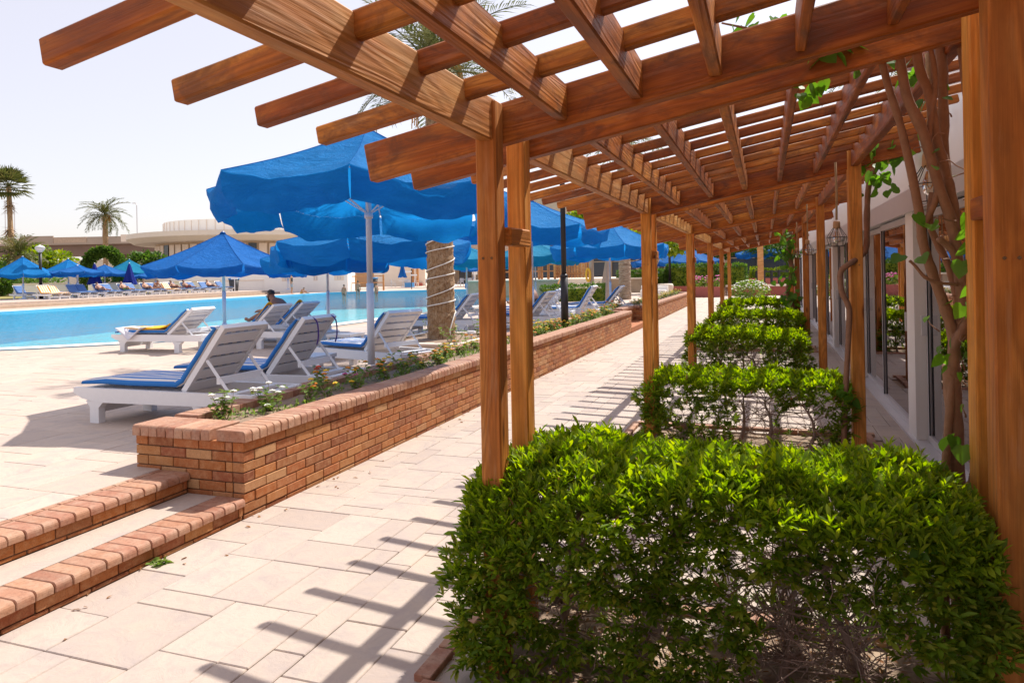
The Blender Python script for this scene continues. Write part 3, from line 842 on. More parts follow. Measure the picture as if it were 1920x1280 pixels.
hedge('last clipped hedge along the pergola, closest to the plaza', -1.08, .70, hb(4)[0], hb(4)[1], .80, 1400, 25, 0, .09, 40)

lt = np.random.default_rng(33); kl = 900; pl_ = np.stack([lt.uniform(-1.25, .84, kl), lt.uniform(Y0 - .2, Y0 + .7, kl), lt.uniform(.004, .016, kl)], 1)
pl_[600:800, 1] += FR; pl_[800:, 0] = -3.27 + np.abs(lt.normal(0, .12, 100)); pl_[800:, 1] = lt.uniform(2.2, 15, 100); pl_[800:, 2] = .018
o = leaves_mesh('leaf_litter', pl_, np.concatenate([lt.normal(0, 1, (kl, 2)), lt.normal(0, .15, (kl, 1))], 1), .035 * lt.uniform(.5, 1.3, kl), leaf_shape(1, .4, .4, .3), lt.random(kl), lt.normal(0, .4, kl), 'dry_leaf', None, 'stuff'); setp(o, 'dry fallen leaves lying under the hedges and along the planter wall', 'leaf litter')
# ------------------------------------------------------------------ climbers on the posts
def hleaves(parent, pts, S, seed, n_each=1, spread=.02, mat='vine_leaf', name='leaf'):
    rd = random.Random(seed); vs, fs = heart_shape(1.0); cache = {}
    for p in pts:
        for _ in range(n_each):
            q = int(rd.random() * 5)
            if q not in cache:
                me = MB().add(vs, fs, q / 5).mesh(name); me.materials.append(MATS[mat]); cache[q] = me
            d = np.array([rd.gauss(-.2, .6), rd.gauss(-.3, .5), rd.gauss(-.75, .35)]); Fm = frame(d, rd.gauss(0, .7) + (math.pi / 2 if rd.random() < .3 else 0)) * S * rd.uniform(.7, 1.15)
            pos = [p[i] + rd.gauss(0, spread) for i in range(3)]
            link(name, cache[q], None, parent, True, Matrix([list(Fm[i]) + [pos[i]] for i in range(3)] + [[0, 0, 0, 1]]))
def smoothp(pts, n_=4):
    P = [Vector(p) for p in pts]; out = []
    for i in range(len(P) - 1):
        a, b, c, d = P[max(i - 1, 0)], P[i], P[i + 1], P[min(i + 2, len(P) - 1)]
        for k in range(n_):
            t = k / n_; out.append(.5 * ((2 * b) + (c - a) * t + (2 * a - 5 * b + 4 * c - d) * t * t + (3 * b - a - 3 * c + d) * t ** 3))
    out.append(P[-1]); return out
def stem(parent, pts, r0, r1, n_=9, seed=0, name='stem'):
    p = smoothp(pts); rd = random.Random(seed); L = len(p)
    rad = [1.06 * (r0 + (r1 - r0) * i / (L - 1)) * (1 + .28 * noise.noise((i * .55, seed, 0))) for i in range(L)]
    return MB().tube(p, rad, n_).obj(name, 'vine_bark', parent, True)
vn = thing('climbing_vine', 'woody climber with twisting brown stems and heart-shaped leaves by the glass door', 'vine', (.71, 3.28, 0))
stem(vn, [(.73, 3.29, -.05), (.716, 3.285, .259), (.713, 3.283, .518), (.711, 3.283, .733), (.709, 3.282, .949), (.702, 3.279, 1.121), (.701, 3.279, 1.2)], .030, .031, 10, 1, 'trunk')
stem(vn, [(.703, 3.27, 1.10), (.71, 3.261, 1.269), (.731, 3.268, 1.316), (.757, 3.278, 1.38), (.763, 3.28, 1.444), (.754, 3.277, 1.508), (.735, 3.27, 1.573), (.707, 3.26, 1.659), (.657, 3.242, 1.708)], .020, .012, 8, 2)
stem(vn, [(.70, 3.29, 1.10), (.715, 3.30, 1.288), (.735, 3.32, 1.348), (.74, 3.33, 1.419), (.732, 3.335, 1.507), (.703, 3.333, 1.617), (.668, 3.32, 1.694), (.64, 3.31, 1.78), (.65, 3.30, 1.9)], .018, .012, 8, 3)
stem(vn, [(.715, 3.30, 1.22), (.718, 3.317, 1.312), (.704, 3.312, 1.372), (.675, 3.301, 1.47), (.636, 3.288, 1.591), (.607, 3.277, 1.7), (.600, 3.278, 1.79), (.571, 3.264, 1.972), (.528, 3.249, 2.186), (.484, 3.233, 2.346), (.44, 3.217, 2.56)], .022, .013, 8, 4)
stem(vn, [(.75, 3.29, 1.40), (.737, 3.281, 1.551), (.711, 3.272, 1.766), (.667, 3.256, 1.909), (.607, 3.235, 2.142), (.549, 3.214, 2.285), (.52, 3.204, 2.474), (.475, 3.187, 2.58)], .021, .017, 8, 5)
stem(vn, [(.74, 3.30, 1.70), (.727, 3.299, 1.811), (.701, 3.29, 1.967), (.663, 3.276, 2.11), (.64, 3.268, 2.288), (.602, 3.254, 2.407), (.584, 3.248, 2.60)], .018, .018, 8, 6)
stem(vn, [(.76, 3.33, 1.45), (.744, 3.348, 1.638), (.734, 3.344, 1.77), (.704, 3.333, 2.007), (.701, 3.332, 2.224), (.699, 3.332, 2.439), (.675, 3.323, 2.60)], .017, .019, 8, 7)
stem(vn, [(.722, 3.255, 1.525), (.652, 3.229, 1.532), (.602, 3.212, 1.554), (.563, 3.198, 1.603), (.544, 3.191, 1.622)], .008, .005, 6, 8)
stem(vn, [(.639, 3.13, .56), (.65, 3.15, .66), (.69, 3.165, .70), (.75, 3.183, .752), (.80, 3.19, .80)], .026, .018, 8, 9)
stem(vn, [(.67, 3.15, .55), (.72, 3.16, .68), (.77, 3.18, .92), (.80, 3.19, 1.1)], .018, .010, 8, 10)
stem(vn, [(.74, 3.27, 1.30), (.79, 3.25, 1.36), (.81, 3.23, 1.45)], .007, .004, 6, 11)
stem(vn, [(.80, 3.20, -.05), (.79, 3.20, .4), (.77, 3.21, .8), (.80, 3.21, 1.15), (.77, 3.22, 1.5), (.80, 3.22, 1.9), (.76, 3.24, 2.3), (.74, 3.25, 2.6)], .020, .014, 8, 13)
stem(vn, [(.66, 3.26, -.05), (.655, 3.25, .5), (.675, 3.25, .9), (.70, 3.26, 1.15)], .018, .014, 8, 14)
stem(vn, [(.60, 3.28, 1.74), (.66, 3.26, 1.9), (.63, 3.25, 2.1), (.66, 3.26, 2.35), (.62, 3.24, 2.58)], .012, .010, 7, 15)
for q_ in range(26):
    rdv = random.Random(q_ + 900); b_ = Vector((.70 + rdv.uniform(-.05, .10), 3.24 + rdv.uniform(-.05, .05), rdv.uniform(.9, 2.4))); pp_ = wander(b_, (rdv.uniform(-1, 1), rdv.uniform(-1, .2), rdv.uniform(-.2, .8)), rdv.uniform(.06, .16), 4, .35, rdv); MB().tube(pp_, [.0035, .003, .0025, .002, .001], 4).obj('twig', 'vine_bark', vn); hleaves(vn, [pp_[-1][:]], .045, 900 + q_)
c1 = [(.776, 3.13, 1.718), (.807, 3.13, 1.8), (.758, 3.13, 1.801), (.786, 3.12, 1.759), (.814, 3.13, 1.696), (.766, 3.13, 1.697), (.794, 3.12, 1.645), (.745, 3.14, 1.635)]
hleaves(vn, c1, .066, 1, 4, .03); hleaves(vn, [(.604, 3.212, 1.661), (.577, 3.203, 1.64), (.586, 3.206, 1.789), (.633, 3.223, 1.809)], .062, 2)
hleaves(vn, [(.801, 3.12, 1.509), (.771, 3.13, 1.479), (.782, 3.12, 1.551), (.713, 3.15, 1.47), (.811, 3.12, 1.53)], .066, 3, 3, .03)
hleaves(vn, [(.707, 3.23, 1.296), (.677, 3.22, 1.265), (.751, 3.23, 1.274), (.647, 3.21, 1.287)], .05, 4, 2)
hleaves(vn, [(.476, 2.65, .80), (.522, 2.66, .80), (.437, 2.6, .74), (.475, 2.6, .76), (.455, 2.55, .70), (.502, 2.58, .72), (.66, 3.12, .93), (.64, 3.10, .92), (.68, 3.12, .89)], .075, 5)
hleaves(vn, [(.206, 3.05, 2.475), (.258, 3.06, 2.463), (.322, 3.06, 2.495), (.353, 3.06, 2.483), (.362, 3.26, 2.405), (.267, 3.23, 2.373), (.214, 3.211, 2.352), (.171, 3.195, 2.308), (.151, 3.188, 2.32), (.226, 3.06, 2.452), (.29, 3.06, 2.478)], .062, 6, 2, .02)
hleaves(vn, [(.532, 3.484, 2.513), (.612, 3.513, 2.476), (.557, 3.493, 2.442), (.654, 3.528, 2.323), (.612, 3.513, 2.464), (.635, 3.521, 2.487)], .07, 7, 2)
v2 = [(-.093 + .05 * i, 3.1 + .02 * i, 2.62 + .03 * math.sin(i * 2)) for i in range(9)]
hleaves(vn, v2, .065, 8, 3, .035)
stem(vn, [(.5, 3.2, 2.56), (.35, 3.16, 2.55), (.15, 3.13, 2.53), (-.05, 3.1, 2.60), (-.15, 3.05, 2.62)], .008, .004, 6, 12)
vn2 = thing('climbing_vine', 'slim climber winding around the second post by the glass doors', 'vine', (.59, 6.85, 0))
stem(vn2, [(.59, 6.55, -.05), (.617, 6.56, .474), (.66, 6.57, 1.134), (.655, 6.56, 1.276), (.607, 6.56, 1.396), (.602, 6.57, 1.561), (.68, 6.58, 1.635), (.792, 6.80, 1.70), (.84, 6.86, 1.80), (.85, 6.88, 2.076), (.88, 6.948, 2.335), (.952, 6.981, 2.498)], .022, .024, 9, 21)
hl = [(.909, 6.806, 2.569), (.974, 6.829, 2.522), (1.041, 6.854, 2.659), (1.128, 6.885, 2.68), (.864, 6.79, 2.478), (.949, 6.821, 2.384), (1.013, 6.844, 2.314), (.86, 6.774, 2.433), (1.17, 6.9, 2.61), (1.083, 6.869, 2.566), (.926, 6.812, 2.292), (.999, 6.838, 2.706), (1.21, 6.924, 2.747), (.911, 6.807, 2.662)]
hleaves(vn2, hl, .10, 9, 4, .06)
hleaves(vn2, [(.60, 6.52, .60), (.66, 6.5, .56), (.70, 6.5, .5), (.62, 6.5, .52)], .08, 10, 2, .03)
vn3 = thing('climbing_vine', 'dark bushy climber around a post far along the pergola', 'vine', (.70, 18.9, 0))
stem(vn3, [(.60, 18.5, -.05), (.62, 18.5, .6), (.50, 18.5, 1.0), (.62, 18.5, 1.5), (.55, 18.5, 2.0), (.6, 18.5, 2.5)], .06, .05, 8, 31)
hleaves(vn3, [(.55 + .1 * math.sin(i), 18.4, .3 + i * .09) for i in range(26)], .14, 11, 4, .10)

# ------------------------------------------------------------------ hanging cage lamps
def cage_lamp(label, x, y, zc):
    t = thing('pendant_lamp', label, 'lamp', (x, y, zc), 'cage lamps hanging under the pergola')
    MB().tube([(x, y, zc + .07), (x + .004, y, zc + .3), (x, y, bz(x) + .05)], .010, 6).obj('rope', 'rope', t, True)
    MB().lathe((x, y, zc), [(.030, .0), (.027, .05), (.024, .06)], 12).obj('cap', 'lamp_wood', t, True)
    bulb_ = MB().lathe((x, y, zc), [(.012, -.001), (.014, -.02), (.027, -.06), (.030, -.085), (.022, -.115), (.004, -.125)], 12).obj('bulb', 'bulb_glass', t, True)
    g = MB()
    for k in range(8):
        a = math.pi * 2 * k / 8; ca, sa = math.cos(a), math.sin(a)
        g.tube([(x + r * ca, y + r * sa, zc + dz) for r, dz in ((.028, .004), (.078, -.075), (.060, -.150))], .0022, 4)
    for r, dz in ((.078, -.075), (.060, -.150)):
        g.tube([(x + r * math.cos(a), y + r * math.sin(a), zc + dz) for a in np.linspace(0, 2 * math.pi, 17)], .0022, 4, cap=False)
    g.obj('cage', 'black_metal', t)
    f = MB(); f.tube([(x - .008, y, zc - .03), (x - .010, y, zc - .08), (x, y, zc - .095), (x + .010, y, zc - .08), (x + .008, y, zc - .03)], .0025, 4); f.obj('filament', 'dates', bulb_)
cage_lamp('cage lamp on a rope beside the twisting vine', .665, 3.42, 2.02)
cage_lamp('cage lamp on a rope at the second post by the doors', .572, 6.50, 1.93)
cage_lamp('cage lamp on a rope at the third post by the doors', .555, 10.5, 1.93)
cage_lamp('cage lamp on a rope at the fourth post by the doors', .58, 14.5, 1.93)

# ------------------------------------------------------------------ umbrellas
def umbrella(label, x, y, z0, za, zr, Rr, mat, drop=.34, n_=8, rot=0.0, tilt=(0, 0), group=None, pole_r=.03, base=True, wav=.05, seed=0, sub=8, vents=True, name='parasol', polemat='pole_white'):
    """square-set market parasol: n_ cloth panels, n_ hanging valances, ribs, pole, base"""
    t = thing(name, label, 'umbrella', (x, y, z0), group); rd = random.Random(seed)
    def rim(i): 
        a = rot + 2 * math.pi * i / n_; vx, vy = Rr * math.cos(a), Rr * math.sin(a)
        return Vector((x + vx, y + vy, zr + tilt[0] * vx + tilt[1] * vy))
    A = Vector((x, y, za))
    for i in range(n_):
        p, q = rim(i), rim(i + 1); vs = []; fs = []; m_ = sub
        for a in range(m_ + 1):
            tt = .02 + .98 * a / m_
            for b in range(m_ + 1):
                s_ = b / m_; e = p.lerp(q, s_); v = A.lerp(e, tt)
                sag = (1 - (2 * s_ - 1) ** 2) * tt
                v.z -= .055 * Rr * sag * (.55 + .45 * tt) + (.05 * noise.noise((v.x * 2.6, v.y * 2.6, seed)) + .022 * noise.noise((v.x * 8, v.y * 8, seed + 2))) * sag + .05 * Rr * math.sin(math.pi * tt) * .55
                ce = Vector((x, y, v.z)) - v; v += ce * (.05 * sag * (tt > .99) * 0)
                vs.append(v[:])
        for a in range(m_):
            for b in range(m_):
                k = a * (m_ + 1) + b; fs.append((k, k + 1, k + m_ + 2, k + m_ + 1))
        edge = [Vector(v) for v in vs[-(m_ + 1):]]
        pnl = MB().add(vs, fs).obj('canopy_panel', mat, t, True)
        MB().tube([Vector(vs[a_ * (m_ + 1)]) + Vector((0, 0, .003)) for a_ in range(m_ + 1)], .005, 4).obj('seam', mat, pnl)
        # valance hanging from the panel edge, split at the ribs
        vs = []; fs = []; H_ = 5; out = ((p + q) / 2 - Vector((x, y, zr))); out.z = 0; out.normalize(); ph = rd.uniform(0, 6)
        along = (q - p).normalized()
        for a in range(H_ + 1):
            tt = a / H_
            for b in range(m_ + 1):
                s_ = b / m_; e = edge[b].copy()
                squeeze = 1 - .06 * tt; mid = (p + q) / 2
                c_ = mid.lerp(e, squeeze) if True else e
                v = Vector((c_.x, c_.y, e.z - drop * tt * (1 + .10 * math.sin(s_ * 5 + ph) + .10 * noise.noise((s_ * 6, i, seed)))))
                v += out * (wav * math.sin(s_ * 7 + ph) * tt + (.02 if tt else .003) + .05 * tt * rd.uniform(-.4, .4) * 0 + (.11 * noise.noise((v.x * 2.5, v.y * 2.5, v.z * 3 + seed)) + .04 * noise.noise((v.x * 8, v.y * 8, v.z * 6 + seed))) * tt - .10 * tt * tt)
                vs.append(v[:])
        for a in range(H_):
            for b in range(m_):
                k = a * (m_ + 1) + b; fs.append((k, k + 1, k + m_ + 2, k + m_ + 1))
        MB().add(vs, fs).obj('valance', mat, pnl, True)
        MB().tube([A.lerp(p, q_) - Vector((0, 0, .035 + .05 * Rr * math.sin(math.pi * q_) * .55)) for q_ in (.04, .2, .4, .6, .8, .985)], .011, 5).obj('rib', 'pole_white', t)
        hub = Vector((x, y, zr - .25)); MB().tube([hub, A.lerp(p, .5) - Vector((0, 0, .10))], .009, 5).obj('strut', 'pole_white', t)
    MB().tube([(x, y, z0), (x, y, z0 + 1.0)], pole_r * 1.25, 12).obj('pole_sleeve', 'white_paint', t, True)
    MB().tube([(x, y, z0 + 1.0), (x, y, za + .04)], pole_r, 12).obj('pole', polemat, t, True)
    MB().lathe((x, y, zr - .30), [(.05, 0), (.055, .03), (.05, .08)], 10).obj('hub', 'pole_white', t, True)
    MB().lathe((x, y, za - .02), [(.09, -.02), (.06, .03), (.02, .07)], 10).obj('finial', mat, t, True)
    if base: MB().lathe((x, y, z0), [(.26, 0), (.26, .04), (.08, .07), (.05, .16)], 16).obj('base', 'white_paint', t, True)
    return t
def closed_umbrella(label, x, y, z0, h, mat, group, seed=0):
    t = thing('parasol', label, 'umbrella', (x, y, z0), group); vs = []; fs = []; n_ = 24
    prof = [(.03, h), (.10, h - .15), (.17, h - .5), (.26, h - .95), (.36, h - 1.35), (.42, h - 1.6)]
    for r, z in prof:
        for k in range(n_):
            a = 2 * math.pi * k / n_; rr_ = r * (1 + .28 * math.cos(a * 6 + z * 1.5) + .08 * noise.noise((k, z * 3, seed)))
            vs.append((x + rr_ * math.cos(a), y + rr_ * math.sin(a), z0 + z + .05 * math.cos(a * 6)))
    for i in range(len(prof) - 1):
        for k in range(n_): k2 = (k + 1) % n_; fs.append((i * n_ + k, i * n_ + k2, (i + 1) * n_ + k2, (i + 1) * n_ + k))
    MB().add(vs, fs).obj('folded_canopy', mat, t, True)
    MB().tube([(x, y, z0), (x, y, z0 + h + .05)], .03, 8).obj('pole', 'pole_white', t, True)
    MB().lathe((x, y, z0), [(.25, 0), (.25, .05), (.06, .1)], 12).obj('base', 'white_paint', t, True)
GN = 'blue parasols on the near side of the pool'
umbrella('large bright blue parasol with split valances, its pole in the flower bed', -4.60, 7.62, .52, 3.44, 2.62, 1.92, 'blue_fabric', .34, 8, R(-109 - .0), (-.015, -.05), GN, .036, False, seed=1, sub=18)
umbrella('royal blue parasol with a short frilled edge beside the pool water', -13.75, 15.3, DK, 2.86, 1.98, 2.0, 'royal_fabric', .20, 8, R(10), (0, 0), GN, .04, seed=2, wav=.03)
umbrella('blue parasol standing just beyond the loungers with the yellow towels', -8.0, 13.3, DK, 2.95, 2.30, 2.15, 'blue_fabric', .38, 8, R(20), (.02, -.02), GN, seed=3)
umbrella('blue parasol further along the pool edge, half hidden behind another', -9.95, 14.55, DK, 2.6, 2.06, 1.55, 'blue_fabric', .30, 8, R(5), (0, 0), GN, seed=4)
umbrella('teal blue parasol next to the pool ladder', -10.9, 25.2, DK, 2.7, 2.25, 1.9, 'teal_fabric', .34, 8, R(12), (0, 0), GN, seed=5)
umbrella('blue parasol beside the black lamp post in the flower bed', -5.55, 17.0, DK, 3.45, 2.78, 1.95, 'blue_fabric', .36, 8, R(8), (-.03, 0), GN, seed=6)
umbrella('blue parasol by the palm trunk near the brick steps to the terrace', -4.75, 22.7, DK, 3.30, 2.45, 1.95, 'blue_fabric', .36, 8, R(25), (0, 0), GN, seed=7)
umbrella('teal parasol with a curling valance between two blue ones', -8.2, 25.5, DK, 2.85, 2.32, 1.8, 'teal_fabric', .34, 8, R(0), (0, 0), GN, seed=8)

# ------------------------------------------------------------------ sun loungers
_lm = {}
def lounger(label, x, y, z0, yaw=0.0, group=None, ang=52, pad='stripe_blue', detail=True, flip=False, back=.74, name='sun_lounger'):
    """foot end at the origin, head towards local +X, width along +Y"""
    t = thing(name, label, 'sun lounger', (x, y, z0), group, yaw); wd = .68; px, pz = 1.22, .33
    ca, sa = math.cos(R(ang)), math.sin(R(ang))
    def put(nm, key, build, mat, smooth=False, par=None):
        k = (nm, key, mat)
        if k not in _lm:
            mb = MB(); build(mb); _lm[k] = mb.mesh(nm, smooth); _lm[k].materials.append(MATS[mat])
        o = bpy.data.objects.new(nm, _lm[k]); C.objects.link(o); o.parent = par or t; return o
    P = 'white_paint'
    for s_, yy in ((0, 0.0), (1, wd - .04)):
        def rail(mb, yy=yy):
            pr = [(-.05, .33), (2.02, .33), (2.02, .22), (.34, .20), (.25, .20), (.06, .23), (-.05, .28)]
            n_ = len(pr); vs = [(a, yy, b) for a, b in pr] + [(a, yy + .04, b) for a, b in pr]
            mb.add(vs, [tuple(range(n_)), tuple(range(2 * n_ - 1, n_ - 1, -1))] + [(i, i + n_, (i + 1) % n_ + n_, (i + 1) % n_) for i in range(n_)])
        put('side_rail', s_, rail, P)
        for lx in (.16, 1.42):
            def leg(mb, lx=lx, yy=yy):
                pr = [(lx - .06, .212), (lx + .16, .206), (lx + .10, .15), (lx + .10, 0), (lx - .01, 0), (lx - .01, .15)]
                n_ = len(pr); y1, y2 = yy + .004, yy + .075 if yy < .3 else yy + .036
                if yy > .3: y1 -= .04
                vs = [(a, y1, b) for a, b in pr] + [(a, y2, b) for a, b in pr]
                mb.add(vs, [tuple(range(n_)), tuple(range(2 * n_ - 1, n_ - 1, -1))] + [(i, i + n_, (i + 1) % n_ + n_, (i + 1) % n_) for i in range(n_)])
            put('leg', (s_, lx), leg, P)
    put('cross_bar', 0, lambda mb: mb.box(.16, .19, .06, wd - .06, .09, .18), P)
    put('cross_bar', 1, lambda mb: mb.box(1.93, 2.0, .042, wd - .042, .23, .32), P)
    if detail:
        for i in range(9): put('seat_slat', i, lambda mb, i=i: mb.box(.0 + i * .132, .10 + i * .132, .043, wd - .043, .295, .32), P)
    # backrest: two stiles, slats, prop
    def loc(u, h): return (px + u * ca - h * sa, pz + u * sa + h * ca)
    def stiles(mb):
        U = [(0, .05), (0, .095), (back - .05, .095), (back - .05, wd - .095), (0, wd - .095), (0, wd - .05), (back, wd - .05), (back, .05)]
        n_ = len(U); vs = []
        for h_ in (-.03, .02):
            for u, yy in U: a, b = loc(u, h_); vs.append((a, yy, b))
        mb.add(vs, [tuple(range(n_)), tuple(range(2 * n_ - 1, n_ - 1, -1))] + [(i, (i + 1) % n_, (i + 1) % n_ + n_, i + n_) for i in range(n_)])
    bk = put('backrest', (ang, back), stiles, P)
    for s_, yy in ((0, .05), (1, wd - .095)):
        def prop(mb, yy=yy):
            a = loc(.38, -.035); mb.tube([(a[0], yy + .02, a[1]), (a[0] + .26, yy + .02, .30)], .018, 4)
        put('prop', (s_, ang), prop, P)
    a38 = loc(.38, -.035)
    put('prop_bar', ang, lambda mb: mb.box(a38[0] + .11, a38[0] + .15, .06, wd - .06, (a38[1] + .30) / 2 - .05, (a38[1] + .30) / 2 + .01), P)
    put('prop_rest', ang, lambda mb: mb.box(a38[0] + .22, a38[0] + .30, .042, wd - .042, .295, .325), P)
    ns = 5; sw = (back - .065) / ns
    for i in range(ns):
        def slat(mb, i=i):
            u0, u1 = .01 + i * sw, .01 + (i + 1) * sw - .032; c = [loc(u0, -.022), loc(u1, -.022), loc(u1, .0), loc(u0, .0)]
            y1, y2 = .096, wd - .096
            vs = [(a, y1, b) for a, b in c] + [(a, y2, b) for a, b in c]
            mb.add(vs, [(0, 1, 2, 3), (7, 6, 5, 4), (0, 4, 5, 1), (1, 5, 6, 2), (2, 6, 7, 3), (3, 7, 4, 0)])
        put('back_slat', (i, ang, back), slat, P, par=bk)
    if pad:
        def cush(mb):
            th = .07; path = [(.0, .345), (.3, .35), (.6, .35), (.9, .348), (1.12, .35)]
            for k in range(1, 6):
                tt = k / 5; u = .0; a_ = R(ang) * tt
                path.append((1.12 + .22 * math.sin(a_) / max(.2, 1) * 1.0 * tt ** .2 * .8, .35 + .22 * (1 - math.cos(a_)) * .9))
            ex, ez = path[-1]
            for k in range(1, 5): path.append((ex + (back - .16) * ca * k / 4, ez + (back - .16) * sa * k / 4))
            vs = []; fs = []; n_ = len(path); ring = []
            m_ = 12
            for k in range(m_ + 1): ring.append(k / m_)
            for i, (a, b) in enumerate(path):
                a0 = path[max(i - 1, 0)]; a1 = path[min(i + 1, n_ - 1)]; d = Vector((a1[0] - a0[0], 0, a1[1] - a0[1])).normalized(); nr = Vector((-d.z, 0, d.x))
                e = .6 if i in (0, n_ - 1) else 1
                for (yy, hh_) in ((.05, .015), (.04, .035), (.055, .062), (.09, .072), (.2, .076), (.34, .073), (.48, .076), (.59, .072), (.625, .062), (.64, .035), (.63, .015)):
                    h2 = hh_ * e + (.004 * math.sin(i * 2.1 + yy * 9)); vs.append((a + nr.x * h2, yy, b + nr.z * h2))
            for i in range(n_ - 1):
                for k in range(11): k2 = (k + 1) % 11; fs.append((i * 11 + k, i * 11 + k2, (i + 1) * 11 + k2, (i + 1) * 11 + k))
            fs.append(tuple(range(11))); fs.append(tuple((n_ - 1) * 11 + k for k in range(11))[::-1]); mb.add(vs, fs)
        put('cushion', (ang, back), cush, pad, True)
    return t
LG = 'white wooden loungers on the near pool deck'
lounger('white slatted lounger with blue striped cushion, the one next to the brick planter corner', -6.13, 4.88, DK, 0, LG)
lounger('white slatted lounger with purple cords hung over its backrest', -6.12, 5.98, DK, R(1), LG)
lounger('white lounger with a yellow and white towel spread on its seat', -11.55, 9.95, DK, R(2), LG, 40)
lounger('white lounger with a yellow towel over its top, in front of the seated man', -10.45, 10.85, DK, R(1), LG, 42)
lounger('white lounger on which the bare-chested man sits by the water', -10.55, 11.90, DK, R(0), LG, 42)
lounger('white lounger standing askew between the parasol pole and the stone palm bed', -6.25, 8.62, DK, R(-20), LG, 46)
lounger('white lounger with pale blue cushion just beyond the palm trunk', -7.75, 14.1, DK, R(3), LG, 50)
lounger('white lounger with blue cushion near the black lamp post', -6.4, 15.55, DK, R(-2), LG, 50)
lounger('white lounger in front of the second seated man, empty', -6.75, 17.6, DK, R(4), LG, 50)
lounger('white lounger with propped back beside the second seated man', -7.1, 19.2, DK, R(0), LG, 50)
lounger('white lounger with steep backrest at the end of the first planter', -5.95, 18.4, DK, R(2), LG, 58)
lounger('white lounger beside the last parasol pole near the terrace steps', -5.75, 20.9, DK, R(2), LG, 50)
pc = thing('beach_cord', 'thin purple cords draped over the back of a white lounger', 'cord', (-4.5, 6.2, 1.16))
for q, yy in enumerate((6.22, 6.56)):
    MB().tube(smoothp([(-4.52, yy, 1.12), (-4.47, yy, 1.19), (-4.40, yy + .01, 1.14), (-4.40, yy + .03, .99), (-4.42, yy + .025, .90)]), .008, 5).obj('cord', 'purple_cord', pc, True)
# towels
def towel(label, pts_fn, mat, nx=10, ny=6, name='towel', x=0, y=0, z=0):
    vs = [pts_fn(i / nx, j / ny) for j in range(ny + 1) for i in range(nx + 1)]
    fs = [(j * (nx + 1) + i, j * (nx + 1) + i + 1, (j + 1) * (nx + 1) + i + 1, (j + 1) * (nx + 1) + i) for j in range(ny) for i in range(nx)]
    me = MB().add(vs, fs).mesh(name, True); me.materials.append(MATS[mat])
    o = bpy.data.objects.new(name, me); C.objects.link(o); md = o.modifiers.new('solid', 'SOLIDIFY'); md.thickness = .012; md.offset = 1
    return setp(o, label, 'towel')
towel('yellow towel lying on the lounger seat by the pool', lambda u, v: (-11.5 + 1.25 * u, 10.02 + .6 * v, DK + .435 + .01 * math.sin(u * 9 + v * 4) + max(0, u - .85) * .6), 'towel_yellow')
towel('white towel hanging off the lounger with the yellow towel', lambda u, v: (-11.45 + .62 * u, 9.9 + .3 * v - .0, DK + .45 + .012 * math.sin(u * 8) - (.22 * (1 - v) * (1 - abs(2 * u - 1)) if v < .5 else 0)), 'towel_white')
towel('yellow towel hung over the lounger back behind the seated man', lambda u, v: (-8.80 - .28 * u + .0 * v, 10.9 + .22 * v, DK + .86 - .30 * u + .03 * math.sin(v * 5)), 'towel_yellow')
towel('yellow and white towel over the lounger back next to the seated man', lambda u, v: (-8.90 - .28 * u, 11.95 + .2 * v, DK + .86 - .28 * u + .03 * math.sin(v * 4)), 'towel_yellow')
# side tables and a cup
def side_table(label, x, y, z0):
    t = thing('side_table', label, 'table', (x, y, z0), 'white plastic side tables')
    MB().box(x - .22, x + .22, y - .22, y + .22, z0 + .38, z0 + .42).obj('table_top', 'plastic_grey', t)
    for sx in (-1, 1):
        for sy in (-1, 1): MB().tube([(x + sx * .19, y + sy * .19, z0 + .38), (x + sx * .20, y + sy * .20, z0)], .022, 6).obj('leg', 'plastic_grey', t)
side_table('low white plastic table behind the big parasol pole', -6.35, 9.75, DK)
side_table('low white plastic table tucked between the two striped loungers and the parasol', -5.05, 7.0, DK)
cp = thing('drink_cup', 'small dark red drink cup on the deck by the flower bed', 'cup', (-4.85, 7.75, DK))
MB().lathe((-4.85, 7.75, DK + .006), [(.035, 0), (.045, .11)], 12).obj('cup', 'cup_red', cp, True)
MB().lathe((-4.85, 7.75, DK + .117), [(.047, 0), (.047, .008), (.03, .012)], 12).obj('lid', 'white_paint', cp, True)

